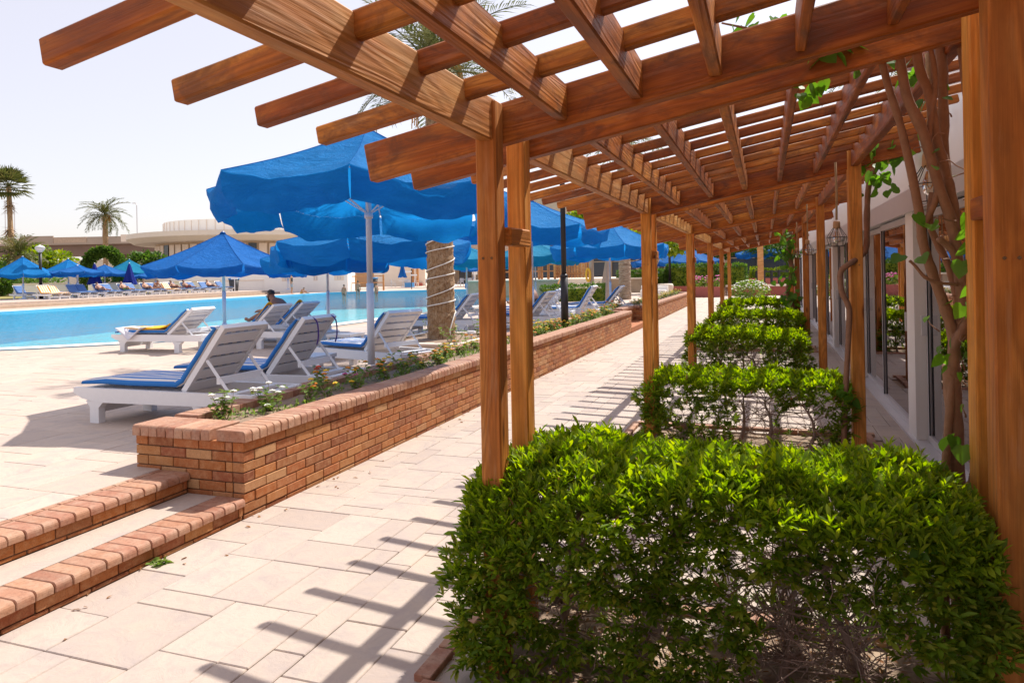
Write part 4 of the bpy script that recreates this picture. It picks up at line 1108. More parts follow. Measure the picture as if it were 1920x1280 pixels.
# ------------------------------------------------------------------ flowers in the planter
def lantana(label, x, y, z0, h, spread, nst, fl, seed, group):
    t = thing('flower_plant', label, 'flower plant', (x, y, z0), group); rd = random.Random(seed)
    sm = MB(); pos, dirs, size = [], [], []; heads = []
    for i in range(nst):
        a = rd.uniform(0, 6.28); d = Vector((math.cos(a) * spread, math.sin(a) * spread, 1))
        p = wander((x + rd.gauss(0, .015), y + rd.gauss(0, .015), z0 - .01), d, h * rd.uniform(.7, 1.15), 5, .16, rd)
        sm.tube(p, [.004, .0035, .003, .0028, .002, .0015], 4, cap=False); heads.append(p[-1])
        for q in range(13):
            b = p[rd.randint(1, 5)]; aa = rd.uniform(0, 6.28)
            pos.append(b[:]); dirs.append((math.cos(aa), math.sin(aa), rd.uniform(-.1, .7))); size.append(rd.uniform(.035, .065))
    sm.obj('stems', 'twig', t)
    k = len(pos); leaves_mesh('leaves', np.array(pos), np.array(dirs), np.array(size), leaf_shape(1, .52, .3, .25), rng.random(k), rng.normal(0, .4, k), 'lantana_leaf', t, 'stuff')
    for i, hd in enumerate(heads):
        if fl and rd.random() < .62:
            f = MB(); mt = rd.choice(fl); nb = 9
            for q in range(nb):
                aa = q * 2.4; rr_ = .022 * math.sqrt(q / nb); c = Vector(hd) + Vector((rr_ * math.cos(aa), rr_ * math.sin(aa), .012 - rr_ * .35))
                f.lathe(c, [(.003, -.006), (.0085, 0), (.008, .005), (.002, .008)], 6)
            f.obj('flower', mt, t)
LGp = 'flower plants in the long brick planter'
lantana('tiny green weed growing out of the joint below the lower step', -3.25, 3.05, .0, .035, .9, 4, None, 999, None)
kinds = [('white', ['flower_white']), ('orange', ['flower_orange', 'flower_yellow']), ('red', ['flower_red', 'flower_orange']), ('pink', ['flower_pink', 'flower_orange']), ('yellow', ['flower_yellow', 'flower_yellow', 'flower_orange'])]
lantana('bushy green plant with white flower heads at the planter corner', -3.93, 4.36, .53, .21, .35, 10, ['flower_white'], 1, LGp)
lantana('leafy plant with small white flowers just behind the planter corner plant', -3.83, 4.72, .53, .21, .5, 12, ['flower_white'], 2, LGp)
rdp = random.Random(77); yy = 5.05; i = 0
while yy < 18.0:
    nm, fl = kinds[[1, 4, 2, 1, 3, 1, 4, 1, 4, 4][i % 10]]
    seen = yy < 9
    near = ' near the lamp post' if 12.4 < yy < 14.6 else ' under the big parasol' if 6.2 < yy < 9.0 else ' beside the striped loungers' if yy <= 6.2 else ' beside the palm bed' if yy <= 12.4 else ' towards the far end of the long planter'
    lantana({'orange': 'low plant with orange flower heads' + near, 'red': 'low plant with red and orange flower heads' + near, 'pink': 'low plant with pink and orange flower heads' + near, 'yellow': 'low plant with yellow flower heads' + near}[nm],
            -3.77 + rdp.uniform(-.16, .16), yy, .53, rdp.uniform(.15, .25), rdp.uniform(.3, .7), rdp.randint(5, 8) if yy < 10.5 else rdp.randint(8, 12), fl if i > 0 else ['flower_orange'], 100 + i, LGp)
    yy += rdp.uniform(.17, .30) if yy < 10 else rdp.uniform(.20, .30); i += 1
kq = 5200; rg = np.random.default_rng(91); pq = np.stack([-3.77 + rg.normal(0, .12, kq).clip(-.21, .21), 4.2 + 13.8 * rg.random(kq), .535 + .05 * rg.random(kq) ** 2], 1)
mk = np.array([noise.noise((q[0] * 5, q[1] * 1.9, 4)) > -.02 for q in pq]); pq = pq[mk]; kq = len(pq)
o = leaves_mesh('ground_cover', pq, rg.normal(0, 1, (kq, 3)) + [0, 0, .7], .038 * rg.uniform(.5, 1.4, kq), leaf_shape(1, .45, .3, .25), rg.random(kq), rg.normal(0, .5, kq), 'lantana_leaf', None, 'stuff'); setp(o, 'low green ground cover between the flowers of the long planter', 'ground cover')
for j, yy in enumerate(np.arange(21.6, 33.5, .8)):
    lantana('yellowish flowering plant in the second brick planter', -3.78, float(yy), .53, .24, .6, 12, ['flower_yellow'], 300 + j, 'flower plants in the second brick planter')
for j, (xx, yy) in enumerate(((-4.15, 19.8), (-4.1, 20.3), (-4.2, 20.8))):
    lantana('dark leafy plant with orange flowers in the short brick planter', xx, yy, .53, .26, .6, 12, ['flower_orange', 'flower_red', 'flower_white'], 340 + j, 'flower plants in the short brick planter')

# ------------------------------------------------------------------ palms and trees
def frond_mesh(L, droop, nl, ll, seed, wid=.028):
    rd = random.Random(seed); mb = MB(); pts = []
    for i in range(13):
        t = i / 12; pts.append(Vector((L * (t - .12 * droop * t ** 3), 0, L * (.30 * t - droop * .62 * t * t))))
    mb.tube(pts, [.022 * (1 - .9 * i / 12) + .003 for i in range(13)], 4, .5)
    vs = []; fs = []; tt = []
    def at(t):
        f = t * 12; i = min(11, int(f)); return pts[i].lerp(pts[i + 1], f - i), (pts[i + 1] - pts[i]).normalized()
    for s_ in (-1, 1):
        for k in range(nl):
            t = .12 + .87 * (k + rd.uniform(0, .5)) / nl; p, d = at(t); side = Vector((0, s_, 0)); upv = d.cross(side) * s_
            l_ = ll * (math.sin(math.pi * min(1, .18 + t * .75)) ** .6) * rd.uniform(.8, 1.1)
            dr = (d * rd.uniform(.55, .8) + side * .75 + upv * rd.uniform(.05, .45)).normalized()
            q = p + dr * l_ * .55; e = p + dr * l_ - Vector((0, 0, l_ * rd.uniform(.10, .35))); w_ = upv.cross(dr).normalized() * wid * .5 if False else d * wid * .5
            b = len(vs); vs += [p[:], (q + w_)[:], (q - w_)[:], e[:]]; fs += [(b, b + 1, b + 2), (b + 1, b + 3, b + 2)]
    mb.add(vs, fs, rd.random()); return mb.mesh('frond')
def palm(label, x, y, z0, h, r0, r1, nfr, L, seed, mat='palm_leaf', ll=.42, nl=34, droopr=(.5, 1.5), lean=(0, 0), dates=True, rows=70, wid=.03, barkmat='bark', crown=True, nseg=18):
    t = thing('palm_tree', label, 'palm tree', (x, y, z0)); rd = random.Random(seed)
    vs = []; fs = []
    for i in range(rows + 1):
        f = i / rows; zz = z0 + h * f; r_ = r0 + (r1 - r0) * f
        for k in range(nseg):
            a = 2 * math.pi * k / nseg
            st = ((i * 1.0 + (k % 2) * 1.5) % 3) / 3            # overlapping leaf-base scales
            rr_ = r_ * (1 + .13 * (1 - st) + .11 * noise.noise((k * 1.3, i * .9, seed)))
            vs.append((x + lean[0] * f * h + rr_ * math.cos(a), y + lean[1] * f * h + rr_ * math.sin(a), zz + .012 * noise.noise((k * 2, i, 5))))
    for i in range(rows):
        for k in range(nseg): k2 = (k + 1) % nseg; fs.append((i * nseg + k, i * nseg + k2, (i + 1) * nseg + k2, (i + 1) * nseg + k))
    MB().add(vs, fs).obj('trunk', barkmat, t)
    if not crown: return t
    cx, cy, cz = x + lean[0] * h, y + lean[1] * h, z0 + h
    ms = []
    for q in range(4):
        me = frond_mesh(L, rd.uniform(*droopr), nl, ll, seed * 10 + q, wid); me.materials.append(MATS[mat]); ms.append(me)
    for i in range(nfr):
        f = i / nfr; el = R(75 - 110 * f + rd.uniform(-8, 8)); az = i * 2.399 + rd.uniform(-.2, .2)
        o = link('frond', ms[i % 4], None, t); s_ = rd.uniform(.85, 1.1)
        o.matrix_basis = Matrix.Translation((cx, cy, cz)) @ Matrix.Rotation(az, 4, 'Z') @ Matrix.Rotation(-el, 4, 'Y') @ Matrix.Rotation(rd.uniform(-.3, .3), 4, 'X') @ Matrix.Diagonal((s_, s_, s_, 1))
    if dates:
        for q in range(5):
            a = rd.uniform(0, 6.28); d = MB()
            for b in range(26):
                e = (cx + math.cos(a) * (.45 + rd.gauss(0, .13)) * r0 * 4, cy + math.sin(a) * (.45 + rd.gauss(0, .13)) * r0 * 4, cz - .45 - abs(rd.gauss(0, .25)))
                d.tube([(cx + math.cos(a) * .15, cy + math.sin(a) * .15, cz + .05), ((cx + e[0]) / 2 + math.cos(a) * .2, (cy + e[1]) / 2 + math.sin(a) * .2, cz + .1), e], [.008, .006, .012], 3, cap=False)
            d.obj('date_stalk', 'dates', t)
    return t
palm('date palm by the brick planter, its trunk wound with white rope light', -5.75, 12.05, .42, 4.95, .245, .20, 40, 2.1, 3, nl=46, ll=.46, droopr=(.5, 1.2))
rl = MB(); pts = []
for i in range(190):
    f = i / 189; a = f * 2 * math.pi * 11.5; zz = .85 + 2.9 * f + .03 * math.sin(a * 1.0 + 1); r_ = .245 - .045 * (zz - .42) / 5.6 + .035
    pts.append((-5.75 + r_ * math.cos(a), 12.05 + r_ * math.sin(a), zz + .05 * math.sin(a * .5)))
o = rl.tube([(-5.45, 11.8, .45), (-5.46, 11.8, .6)] + pts, .011, 5).obj('rope_light', 'rope_white', None, True); setp(o, 'white rope light wound in a spiral up the palm trunk', 'light')
pb = thing('palm_bed', 'low square stone bed around the foot of the roped palm', 'planter', (-5.6, 11.9, DK))
px0, px1, py0, py1 = -6.55, -4.75, 10.7, 13.0
for nm, q in (('wall', (px0, px1, py0, py0 + .14)), ('wall', (px0, px1, py1 - .14, py1)), ('wall', (px0, px0 + .14, py0 + .14, py1 - .14)), ('wall', (px1 - .14, px1, py0 + .14, py1 - .14))):
    MB().box(q[0], q[1], q[2], q[3], DK, .43).obj(nm, 'stone_wall', pb); MB().box(q[0] - .01, q[1] + .01, q[2] - .01, q[3] + .01, .431, .455).obj('cap', 'coping', pb)
MB().box(px0 + .14, px1 - .14, py0 + .14, py1 - .14, DK, .42).obj('soil', 'soil', pb)
for j, (xx, yy) in enumerate(((-6.1, 11.2), (-5.3, 11.4), (-5.1, 12.3), (-6.2, 12.4), (-5.0, 11.0))):
    lantana('scrappy green weed growing in the stone palm bed', xx, yy, .42, .34, .5, 6, None, 500 + j, 'weeds in the palm bed')
fl = thing('garden_spotlight', 'small white garden spotlight at the foot of the roped palm', 'light', (-4.95, 11.6, .42))
MB().tube([(-4.95, 11.6, .42), (-4.95, 11.6, .56)], .015, 6).obj('stake', 'pole_white', fl); MB().box(-5.02, -4.88, 11.55, 11.65, .56, .60).obj('head', 'white_paint', fl)
palm('thick ringed palm trunk by the terrace steps with high fronds', -6.3, 33.5, .0, 8.2, .27, .22, 34, 3.4, 8, nl=34, ll=.6, wid=.06, dates=False, barkmat='palm_pale', rows=110)
palm('tall palm rising behind the white hotel wing', 4.6, 27.0, 0, 8.6, .25, .2, 30, 3.2, 9, nl=30, ll=.55, wid=.055, dates=False, rows=30, nseg=10)
palm('slim date palm with orange fruit standing behind the topiary arch', -70.3, 59.8, .5, 8.6, .30, .24, 30, 3.0, 11, 'palm_leaf_far', nl=22, ll=.75, wid=.12, droopr=(.7, 1.7), rows=24, nseg=8)
palm('low bushy palm with grey-green fronds beside the tall fan palm', -58.5, 41.5, .5, 3.4, .35, .3, 26, 2.6, 12, 'palm_leaf_far', nl=20, ll=.7, wid=.12, droopr=(.5, 1.4), dates=False, rows=20, nseg=8)
# fan palm
def fan_palm(label, x, y, z0, h, seed):
    t = thing('palm_tree', label, 'palm tree', (x, y, z0)); rd = random.Random(seed)
    tr_ = MB(); tr_.tube([(x, y, z0), (x + .2, y, z0 + h * .35), (x + .1, y, z0 + h * .7), (x, y, z0 + h)], [.48, .27, .2, .19], 10); tr_.obj('trunk', 'bark', t)
    for zz, rr_ in ((h * .58, 1.0), (h * .83, .85)):
        k_ = MB()
        for i in range(60):
            a = rd.uniform(0, 6.28); p = Vector((x, y, z0 + zz + rd.uniform(-.5, .5))); d = Vector((math.cos(a), math.sin(a), rd.uniform(-.9, .1))) * rr_ * rd.uniform(.5, 1); s_ = Vector((-math.sin(a), math.cos(a), 0)) * .12
            k_.add([(p - s_)[:], (p + s_)[:], (p + d)[:]], [(0, 1, 2)], rd.random())
        o = k_.obj('dead_skirt', 'bark', t)
    for i in range(40):
        f = i / 40; a = i * 2.4; el = R(80 - 115 * f); d = Vector((math.cos(a) * math.cos(el), math.sin(a) * math.cos(el), math.sin(el))); p = Vector((x, y, z0 + h)); c = p + d * 1.0
        fan = MB(); fan.tube([p, c], [.03, .015], 3); s1 = d.cross(Vector((0, 0, 1))).normalized(); s2 = s1.cross(d)
        for b in range(13):
            th = R(-80 + 160 * b / 12); dd = (d * math.cos(th) + s1 * math.sin(th)).normalized(); e = c + dd * 1.15 * (.75 + .25 * math.cos(th)) - Vector((0, 0, .25 * rd.random())); wv = s2.cross(dd) * 0 + (s1 * math.cos(th) - d * math.sin(th)) * .07
            m_ = c + dd * .6; fan.add([c[:], (m_ + wv)[:], e[:], (m_ - wv)[:]], [(0, 1, 2, 3)], rd.random())
        fan.obj('fan_leaf', 'palm_leaf_far', t)
fan_palm('tall fan palm with a ragged brown skirt, rising above the far lawn', -62.4, 43.5, .5, 9.6, 5)

def crown_tree(label, x, y, z0, trunks, blobs, nleaf, lsize, mat, seed, name='tree', cat='tree', group=None, tmat='trunk_grey'):
    t = thing(name, label, cat, (x, y, z0), group); rd = random.Random(seed); r = np.random.default_rng(seed)
    for pts, ra, rb in trunks:
        P_ = smoothp([(x + p[0], y + p[1], z0 + p[2]) for p in pts]); L = len(P_)
        MB().tube(P_, [ra + (rb - ra) * i / (L - 1) for i in range(L)], 8).obj('trunk', tmat, t, True)
    pos = []; dirs = []
    tot = sum(b[3] * b[4] * b[5] for b in blobs)
    for (bx, by, bz_, rx, ry, rz_) in blobs:
        k = int(nleaf * rx * ry * rz_ / tot); v = r.normal(0, 1, (k, 3)); v /= np.linalg.norm(v, axis=1)[:, None]; rad = r.random(k) ** .28
        p = v * rad[:, None] * np.array([rx, ry, rz_]); 
        keep = np.array([noise.noise((q[0] / rx * 2.2 + seed, q[1] / ry * 2.2, q[2] / rz_ * 2.2)) > -.28 for q in p]) if k else np.zeros(0, bool)
        p = p[keep] * (1 + .10 * r.normal(0, 1, (keep.sum(), 1))); pos.append(p + np.array([x + bx, y + by, z0 + bz_])); dirs.append(v[keep] + r.normal(0, .6, (keep.sum(), 3)))
    pos = np.concatenate(pos); dirs = np.concatenate(dirs); k = len(pos)
    leaves_mesh('crown', pos, dirs, lsize * r.uniform(.6, 1.3, k), leaf_shape(1, .55, .3, .2), r.random(k), r.normal(0, 1, k), mat, t, 'stuff')
    return t
# trees by the far buildings
crown_tree('umbrella-shaped tree with pale forked trunks in front of the dark hotel windows', 2.6, 52.5, .0, [([(0, 0, 0), (-.2, 0, 1.2), (-1.6, 0, 2.6)], .16, .08), ([(.1, 0, 0), (.2, 0, 1.3), (.5, 0, 2.8)], .14, .07), ([(.2, 0, 0), (.7, .2, 1.4), (1.4, .2, 2.8)], .13, .07)],
           [(-2.0, 0, 3.1, 2.0, 1.6, .75), (.6, 0, 3.3, 1.7, 1.6, .8), (2.4, 0, 3.5, 1.3, 1.4, 1.1)], 5200, .26, 'tree_leaf', 41, group='trees by the plaza')
crown_tree('small dense green tree behind the parasols on the plaza', -8.2, 56, 0, [([(0, 0, 0), (.1, 0, 2), (0, 0, 3.2)], .15, .1)], [(0, 0, 4.0, 2.2, 1.8, 1.0), (2.0, 0, 3.6, 1.3, 1.2, .8)], 4200, .28, 'tree_leaf', 42, group='trees by the plaza')
crown_tree('round-headed tree behind the blue parasol pair on the plaza', -3.6, 58, 0, [([(0, 0, 0), (.1, 0, 2), (0, 0, 3)], .15, .1)], [(0, 0, 3.6, 2.2, 1.8, .9)], 3000, .28, 'tree_leaf', 43, group='trees by the plaza')
crown_tree('tree with two pale leaning trunks, one carrying a yellow life ring', -10.0, 42.5, .0, [([(0, 0, 0), (-.05, 0, 1.5), (.0, 0, 3.2)], .17, .13), ([(.5, .1, 0), (.8, .1, 1.6), (1.1, .1, 3.6)], .15, .10), ([(3.4, .1, 0), (3.7, .1, 1.6), (4.3, .1, 3.0)], .14, .1)],
           [(-.2, 0, 4.4, 1.3, 1.2, 1.5), (1.8, 0, 3.6, 1.7, 1.3, .7), (4.2, 0, 3.2, 1.8, 1.3, .6)], 5200, .30, 'tree_leaf_bright', 44, group='trees by the plaza')
crown_tree('yellow-green shrub tree rising beside the second parasol', -5.9, 27.5, DK, [([(0, 0, 0), (.05, 0, 1.5), (.1, 0, 3.2)], .08, .05)], [(0, 0, 3.5, .8, .8, .55)], 1500, .22, 'tree_leaf_bright', 45, group='trees by the plaza')
ring = MB(); ring.tube([(-10.2 + .12 * math.cos(a), 42.25, 1.45 + .38 * math.sin(a)) for a in np.linspace(0, 2 * math.pi, 25)], .07, 8, cap=False)
o = ring.obj('life_ring', 'ring_yellow', None, True); setp(o, 'yellow life ring hung on the pale tree trunk', 'life ring')
# bushes on the left, the arch
crown_tree('round bright green bush beside the far lamp post', -60.6, 44.6, .5, [([(0, 0, 0), (.2, 0, 1.5), (0, 0, 2.6)], .2, .1)], [(0, 0, 3.0, 1.7, 1.5, 1.3), (1.8, .9, 2.9, 1.1, 1.0, .9), (-1.8, -1.2, 2.0, 1.4, 1.3, 1.3)], 2600, .42, 'tree_leaf_bright', 51, group='bushes beyond the far lawn')
crown_tree('olive bush with reddish flowers next to the round building', -66.5, 61.1, .5, [([(0, 0, 0), (.1, 0, 1.4), (0, 0, 2.4)], .2, .1)], [(0, 0, 3.0, 1.9, 1.7, 1.3), (1.6, .6, 3.0, 1.3, 1.2, 1.2), (-1.9, -.6, 1.6, 1.2, 1.2, .8)], 3000, .42, 'tree_leaf', 52, group='bushes beyond the far lawn')
crown_tree('low dark bush at the foot of the fan palm', -58, 39, .5, [([(0, 0, 0), (0, 0, 1)], .1, .08)], [(0, 0, 1.4, 2.2, 1.8, 1.2), (-2.4, -2, 1.6, 1.8, 1.6, 1.4)], 2200, .45, 'tree_leaf', 53, group='bushes beyond the far lawn')
ac = thing('topiary_arch', 'clipped green topiary arch standing on the far lawn', 'topiary', (-63.5, 53.7, .5)); r = np.random.default_rng(61); pos = []; dirs = []
for i in range(5200):
    th = r.uniform(0, math.pi); rad = 2.0; cc = np.array([-63.5 + rad * math.cos(th) * .94, 53.7 + rad * math.cos(th) * .34, .6 + (4.1 if True else 0) * math.sin(th) ** .62])
    v = r.normal(0, 1, 3); v /= np.linalg.norm(v); pos.append(cc + v * .52 * r.random() ** .3); dirs.append(v + r.normal(0, .5, 3))
leaves_mesh('foliage', np.array(pos), np.array(dirs), .3 * r.uniform(.6, 1.3, 5200), leaf_shape(1, .5, .3, .2), r.random(5200), r.normal(0, 1, 5200), 'tree_leaf', ac, 'stuff')
wf = MB(); wf.tube([(-63.5 + 2.0 * math.cos(th) * .94, 53.7 + 2.0 * math.cos(th) * .34, .5 + 4.1 * math.sin(th) ** .62) for th in np.linspace(0, math.pi, 15)], .08, 6); wf.obj('frame', 'twig', ac)

# far hedges and planting round the plaza
def leaf_box(label, x0, x1, y0, y1, z0, z1, nleaf, ls, mat, seed, name='hedge', cat='hedge', group=None, top_round=.0):
    t = thing(name, label, cat, ((x0 + x1) / 2, (y0 + y1) / 2, z0), group); r = np.random.default_rng(seed)
    c = MB(); c.box(x0 + .12, x1 - .12, y0 + .12, y1 - .12, z0, z1 - .15); c.obj('core', 'hedge_leaf_old', t)
    p = r.random((nleaf, 3)); k = r.integers(0, 4, nleaf); p[k == 0, 2] = 1 - r.random((k == 0).sum()) * .08; p[k == 1, 1] = r.random((k == 1).sum()) * .1; p[k == 2, 0] = np.round(p[k == 2, 0])
    bx_ = np.array([x1 - x0, y1 - y0, z1 - z0]); pos = p * bx_ + np.array([x0, y0, z0])
    pos[:, 2] += np.array([.16 * noise.noise((q[0] * 1.3, q[1], seed)) for q in pos]) * p[:, 2]
    d = r.normal(0, .6, (nleaf, 3)); d[:, 2] += .6; d[:, 1] -= .4
    leaves_mesh('leaves', pos, d, ls * r.uniform(.6, 1.3, nleaf), leaf_shape(1, .45, .3, .2), r.random(nleaf), r.normal(0, 1, nleaf), mat, t, 'stuff')
HG = 'hedges around the far plaza'
leaf_box('dark green hedge behind the red plaza wall, left of the plaza lamp post', -9.2, -6.1, 46.2, 47.2, .4, 1.6, 2200, .16, 'tree_leaf', 71, group=HG)
leaf_box('tall rounded green hedge right behind the plaza lamp post', -6.0, -2.9, 46.3, 47.4, .4, 1.95, 2600, .16, 'tree_leaf', 72, group=HG)
leaf_box('green hedge block beside the flower trough on the plaza', -2.8, -1.1, 45.8, 46.8, .4, 1.9, 1500, .16, 'tree_leaf', 73, group=HG)
leaf_box('yellow-topped hedge behind the black plaza railing', -.9, 4.5, 49.6, 50.6, .5, 1.65, 2400, .15, 'tree_leaf_bright', 74, group=HG)
leaf_box('round clipped hedge mound below the terrace steps', -9.9, -6.9, 31.5, 33.0, DK, 1.0, 2200, .12, 'tree_leaf', 75, group=HG)
crown_tree('bush of pale pink flowers on the open plaza', -.75, 39.2, 0, [([(0, 0, 0), (0, 0, .4)], .05, .03)], [(0, 0, .5, .95, .7, .5)], 1200, .13, 'lantana_leaf', 81, 'flower_bush', 'bush', tmat='twig')
pk = MB(); rq = random.Random(8)
for i in range(130):
    a = rq.uniform(0, 6.28); e = rq.random(); rr_ = math.sqrt(1 - e * e); pk.lathe((-.75 + .95 * rr_ * math.cos(a), 39.2 + .7 * rr_ * math.sin(a), .5 + .52 * e), [(.02, 0), (.05, .02), (.02, .04)], 5)
o = pk.obj('blossom', 'flower_white', bpy.data.objects['flower_bush']); o['kind'] = 'stuff'

# ------------------------------------------------------------------ lamp posts
def lamp_post(label, x, y, z0, h, r_=.05, head='globe', collar=.9):
    t = thing('lamp_post', label, 'lamp post', (x, y, z0))
    MB().tube([(x, y, z0), (x, y, z0 + collar)], r_ * 1.45, 12).obj('base_sleeve', 'black_metal', t, True)
    MB().lathe((x, y, z0 + collar), [(r_ * 1.5, 0), (r_ * 1.5, .03), (r_, .06)], 12).obj('collar', 'black_metal', t, True)
    MB().tube([(x, y, z0 + collar), (x, y, z0 + h)], r_, 12).obj('pole', 'black_metal', t, True)
    MB().lathe((x, y, z0 + h), [(.06, 0), (.16, .08), (.27, .22), (.29, .30)], 14).obj('lantern', 'pole_white', t, True)
    MB().lathe((x, y, z0 + h + .30), [(.31, 0), (.24, .10), (.10, .17), (.02, .22)], 14).obj('cap', 'plastic_grey', t, True)
lamp_post('black lamp post rising from the flower bed of the long planter', -3.72, 13.4, .52, 4.2, .052, collar=1.0)
lamp_post('black lamp post on the plaza beyond the second planter', -5.75, 46.0, 0, 4.6, .08)
lamp_post('black lamp post with a grey lantern on the far pool terrace', -44.4, 32.9, .58, 3.0, .09)

# ------------------------------------------------------------------ far side of the pool: terrace, lawn, walls
terr = [(-37.6, 10), (-38.6, 24), (-39.8, 34), (-40.4, 46), (-40.8, 51.6), (-118, 51.6), (-118, 10)]
def slab_poly(name, poly, z0, z1, mat, inset=0):
    n_ = len(poly); a = sum(poly[i - 1][0] * poly[i][1] - poly[i][0] * poly[i - 1][1] for i in range(n_))
    if a < 0: poly = poly[::-1]
    vs = [(x, y, z0) for x, y in poly] + [(x, y, z1) for x, y in poly]
    o = MB().add(vs, [tuple(range(n_, 2 * n_))] + [(i, (i + 1) % n_, (i + 1) % n_ + n_, i + n_) for i in range(n_)]).obj(name, mat); o['kind'] = 'structure'; return o
slab_poly('far_terrace_step', [(x + .55 if x > -100 else x, y) for x, y in terr], DK - .02, DK + .15, 'stone_wall')
slab_poly('far_terrace', terr, DK - .02, .58, 'deck_paving')
slab_poly('lawn', [(-46.6, 10.2), (-47.4, 34), (-47.8, 51.4), (-117, 51.4), (-117, 10.2)], .55, .62, 'lawn')
slab_poly('far_ground', [(-118, 51.7), (-46, 51.7), (-46, 74.9), (-118, 74.9)], DK - .02, .50, 'concrete')
slab_poly('far_garden', [(-160, 60), (-46, 76), (-46, 130), (-160, 130)], -.5, .5, 'ground')
def white_block(label, x, y, z0, lx, ly, h, rz=0, mat='white_wall', name='white_planter', cat='planter', group=None, soil=True):
    t = thing(name, label, cat, (x, y, z0), group, rz)
    w_ = MB(); w_.box(-lx / 2, lx / 2, -ly / 2, ly / 2, 0, h); w_.obj('wall', mat, t, False, False)
    c_ = MB(); c_.box(-lx / 2 - .05, lx / 2 + .05, -ly / 2 - .05, ly / 2 + .05, h, h + .08); c_.obj('coping', 'coping', t, False, False)
    if soil:
        k = 260; r = np.random.default_rng(int(abs(x * 7 + y * 3))); p = (r.random((k, 3)) - .5) * np.array([lx * .9, ly * .9, .5]) + np.array([0, 0, h + .25])
        lo = leaves_mesh('planting', p, r.normal(0, 1, (k, 3)) + [0, 0, .6], .32 * r.uniform(.6, 1.2, k), leaf_shape(1, .5, .3, .2), r.random(k), r.normal(0, 1, k), 'tree_leaf', t, 'stuff'); lo.matrix_parent_inverse = Matrix()
    return t
RZ = R(-20 + 90)
white_block('white planter box on the lawn behind the far lamp post', -53.2, 39.6, .62, 2.2, 3.2, .9, R(-15), group='white planter boxes on the far lawn')
white_block('white planter box behind the folded parasols', -50.8, 44.2, .62, 2.0, 3.6, .85, R(-15), group='white planter boxes on the far lawn')
white_block('low white wall at the back of the far lawn, left part', -56.5, 36.0, .62, 1.0, 3.4, .55, R(-15), group='white planter boxes on the far lawn')
white_block('long white garden wall running behind the lounger row', -47.6, 53.3, .5, 9.5, .35, .95, R(24), name='garden_wall', cat='wall', soil=False)
white_block('white upper wall with sloped ramp behind the lounger row', -52.0, 57.5, .5, 12.5, .4, 2.3, R(22), name='garden_wall', cat='wall', soil=False)
white_block('plain white wall below the motorway bridge', -76, 62.5, .5, 24, .6, 3.7, R(20), name='garden_wall', cat='wall', soil=False, mat='cream_wall')
# white pool house with faint printed symbols
ph = thing('pool_house', 'plain white pool house block with faint grey pictograms', 'building', (-40.4, 55.6, DK), None, R(19.7))
b_ = MB(); b_.box(-3.9, 3.9, 0, 3.2, 0, 1.92); b_.obj('wall', 'white_wall', ph, False, False)
b_ = MB(); b_.box(-3.95, 3.95, -.05, 3.25, 1.92, 2.02); b_.obj('roof_edge', 'white_wall', ph, False, False)
for q, xx in enumerate((-1.8, .9, 3.1)):
    b_ = MB(); b_.box(xx - .45 + .25 * (q == 1), xx + .45 - .25 * (q == 1), -.02, .002, 1.05, 1.50); b_.obj('pictogram', 'coping', ph, False, False)
    for e in (-.12, .12): b_ = MB(); b_.box(xx + e - .05, xx + e + .05, -.026, -.021, 1.12, 1.42); b_.obj('pictogram_figure', 'sign_print', ph, False, False)
# round white building
rb = thing('round_building', 'round white building with a wide overhanging roof and tall windows', 'building', (-80, 96, 0))
MB().lathe((-80, 96, 0), [(14.5, .4), (14.5, 7.2)], 64).obj('drum_wall', 'beige_wall', rb)
ro = MB().lathe((-80, 96, 0), [(17.5, 7.2), (18.6, 7.9), (18.6, 8.6), (12.8, 8.9)], 64).obj('overhang', 'cream_wall', rb)
MB().lathe((-80, 96, 0), [(13.4, 8.85), (13.4, 10.6), (13.0, 10.65), (13.0, 10.3)], 72).obj('upper_drum', 'white_wall', rb)
for i in range(64):
    a = 2 * math.pi * i / 64; ca, sa = math.cos(a), math.sin(a)
    if sa > .55: continue
    c_ = Vector((-80 + 14.6 * ca, 96 + 14.6 * sa, 0)); tx = Vector((-sa, ca, 0)); n_ = Vector((ca, sa, 0))
    vs = []; 
    for u in (-.56, .56):
        for h_ in (1.0, 6.9): vs.append((c_ + tx * u + Vector((0, 0, h_)))[:])
    for u in (-.56, .56):
        for h_ in (1.0, 6.9): vs.append((c_ + tx * u + n_ * .08 + Vector((0, 0, h_)))[:])
    MB().add(vs, [(4, 6, 7, 5), (0, 1, 3, 2), (0, 4, 5, 1), (2, 3, 7, 6), (1, 5, 7, 3), (0, 2, 6, 4)]).obj('window', 'coping' if i % 5 else 'window_dark', rb)
    p0 = Vector((-80 + 13.43 * ca, 96 + 13.43 * sa, 0)); f_ = MB(); f_.tube([p0 + Vector((0, 0, 8.95)), p0 + Vector((0, 0, 10.5))], .06, 4); f_.obj('fin', 'coping', rb)
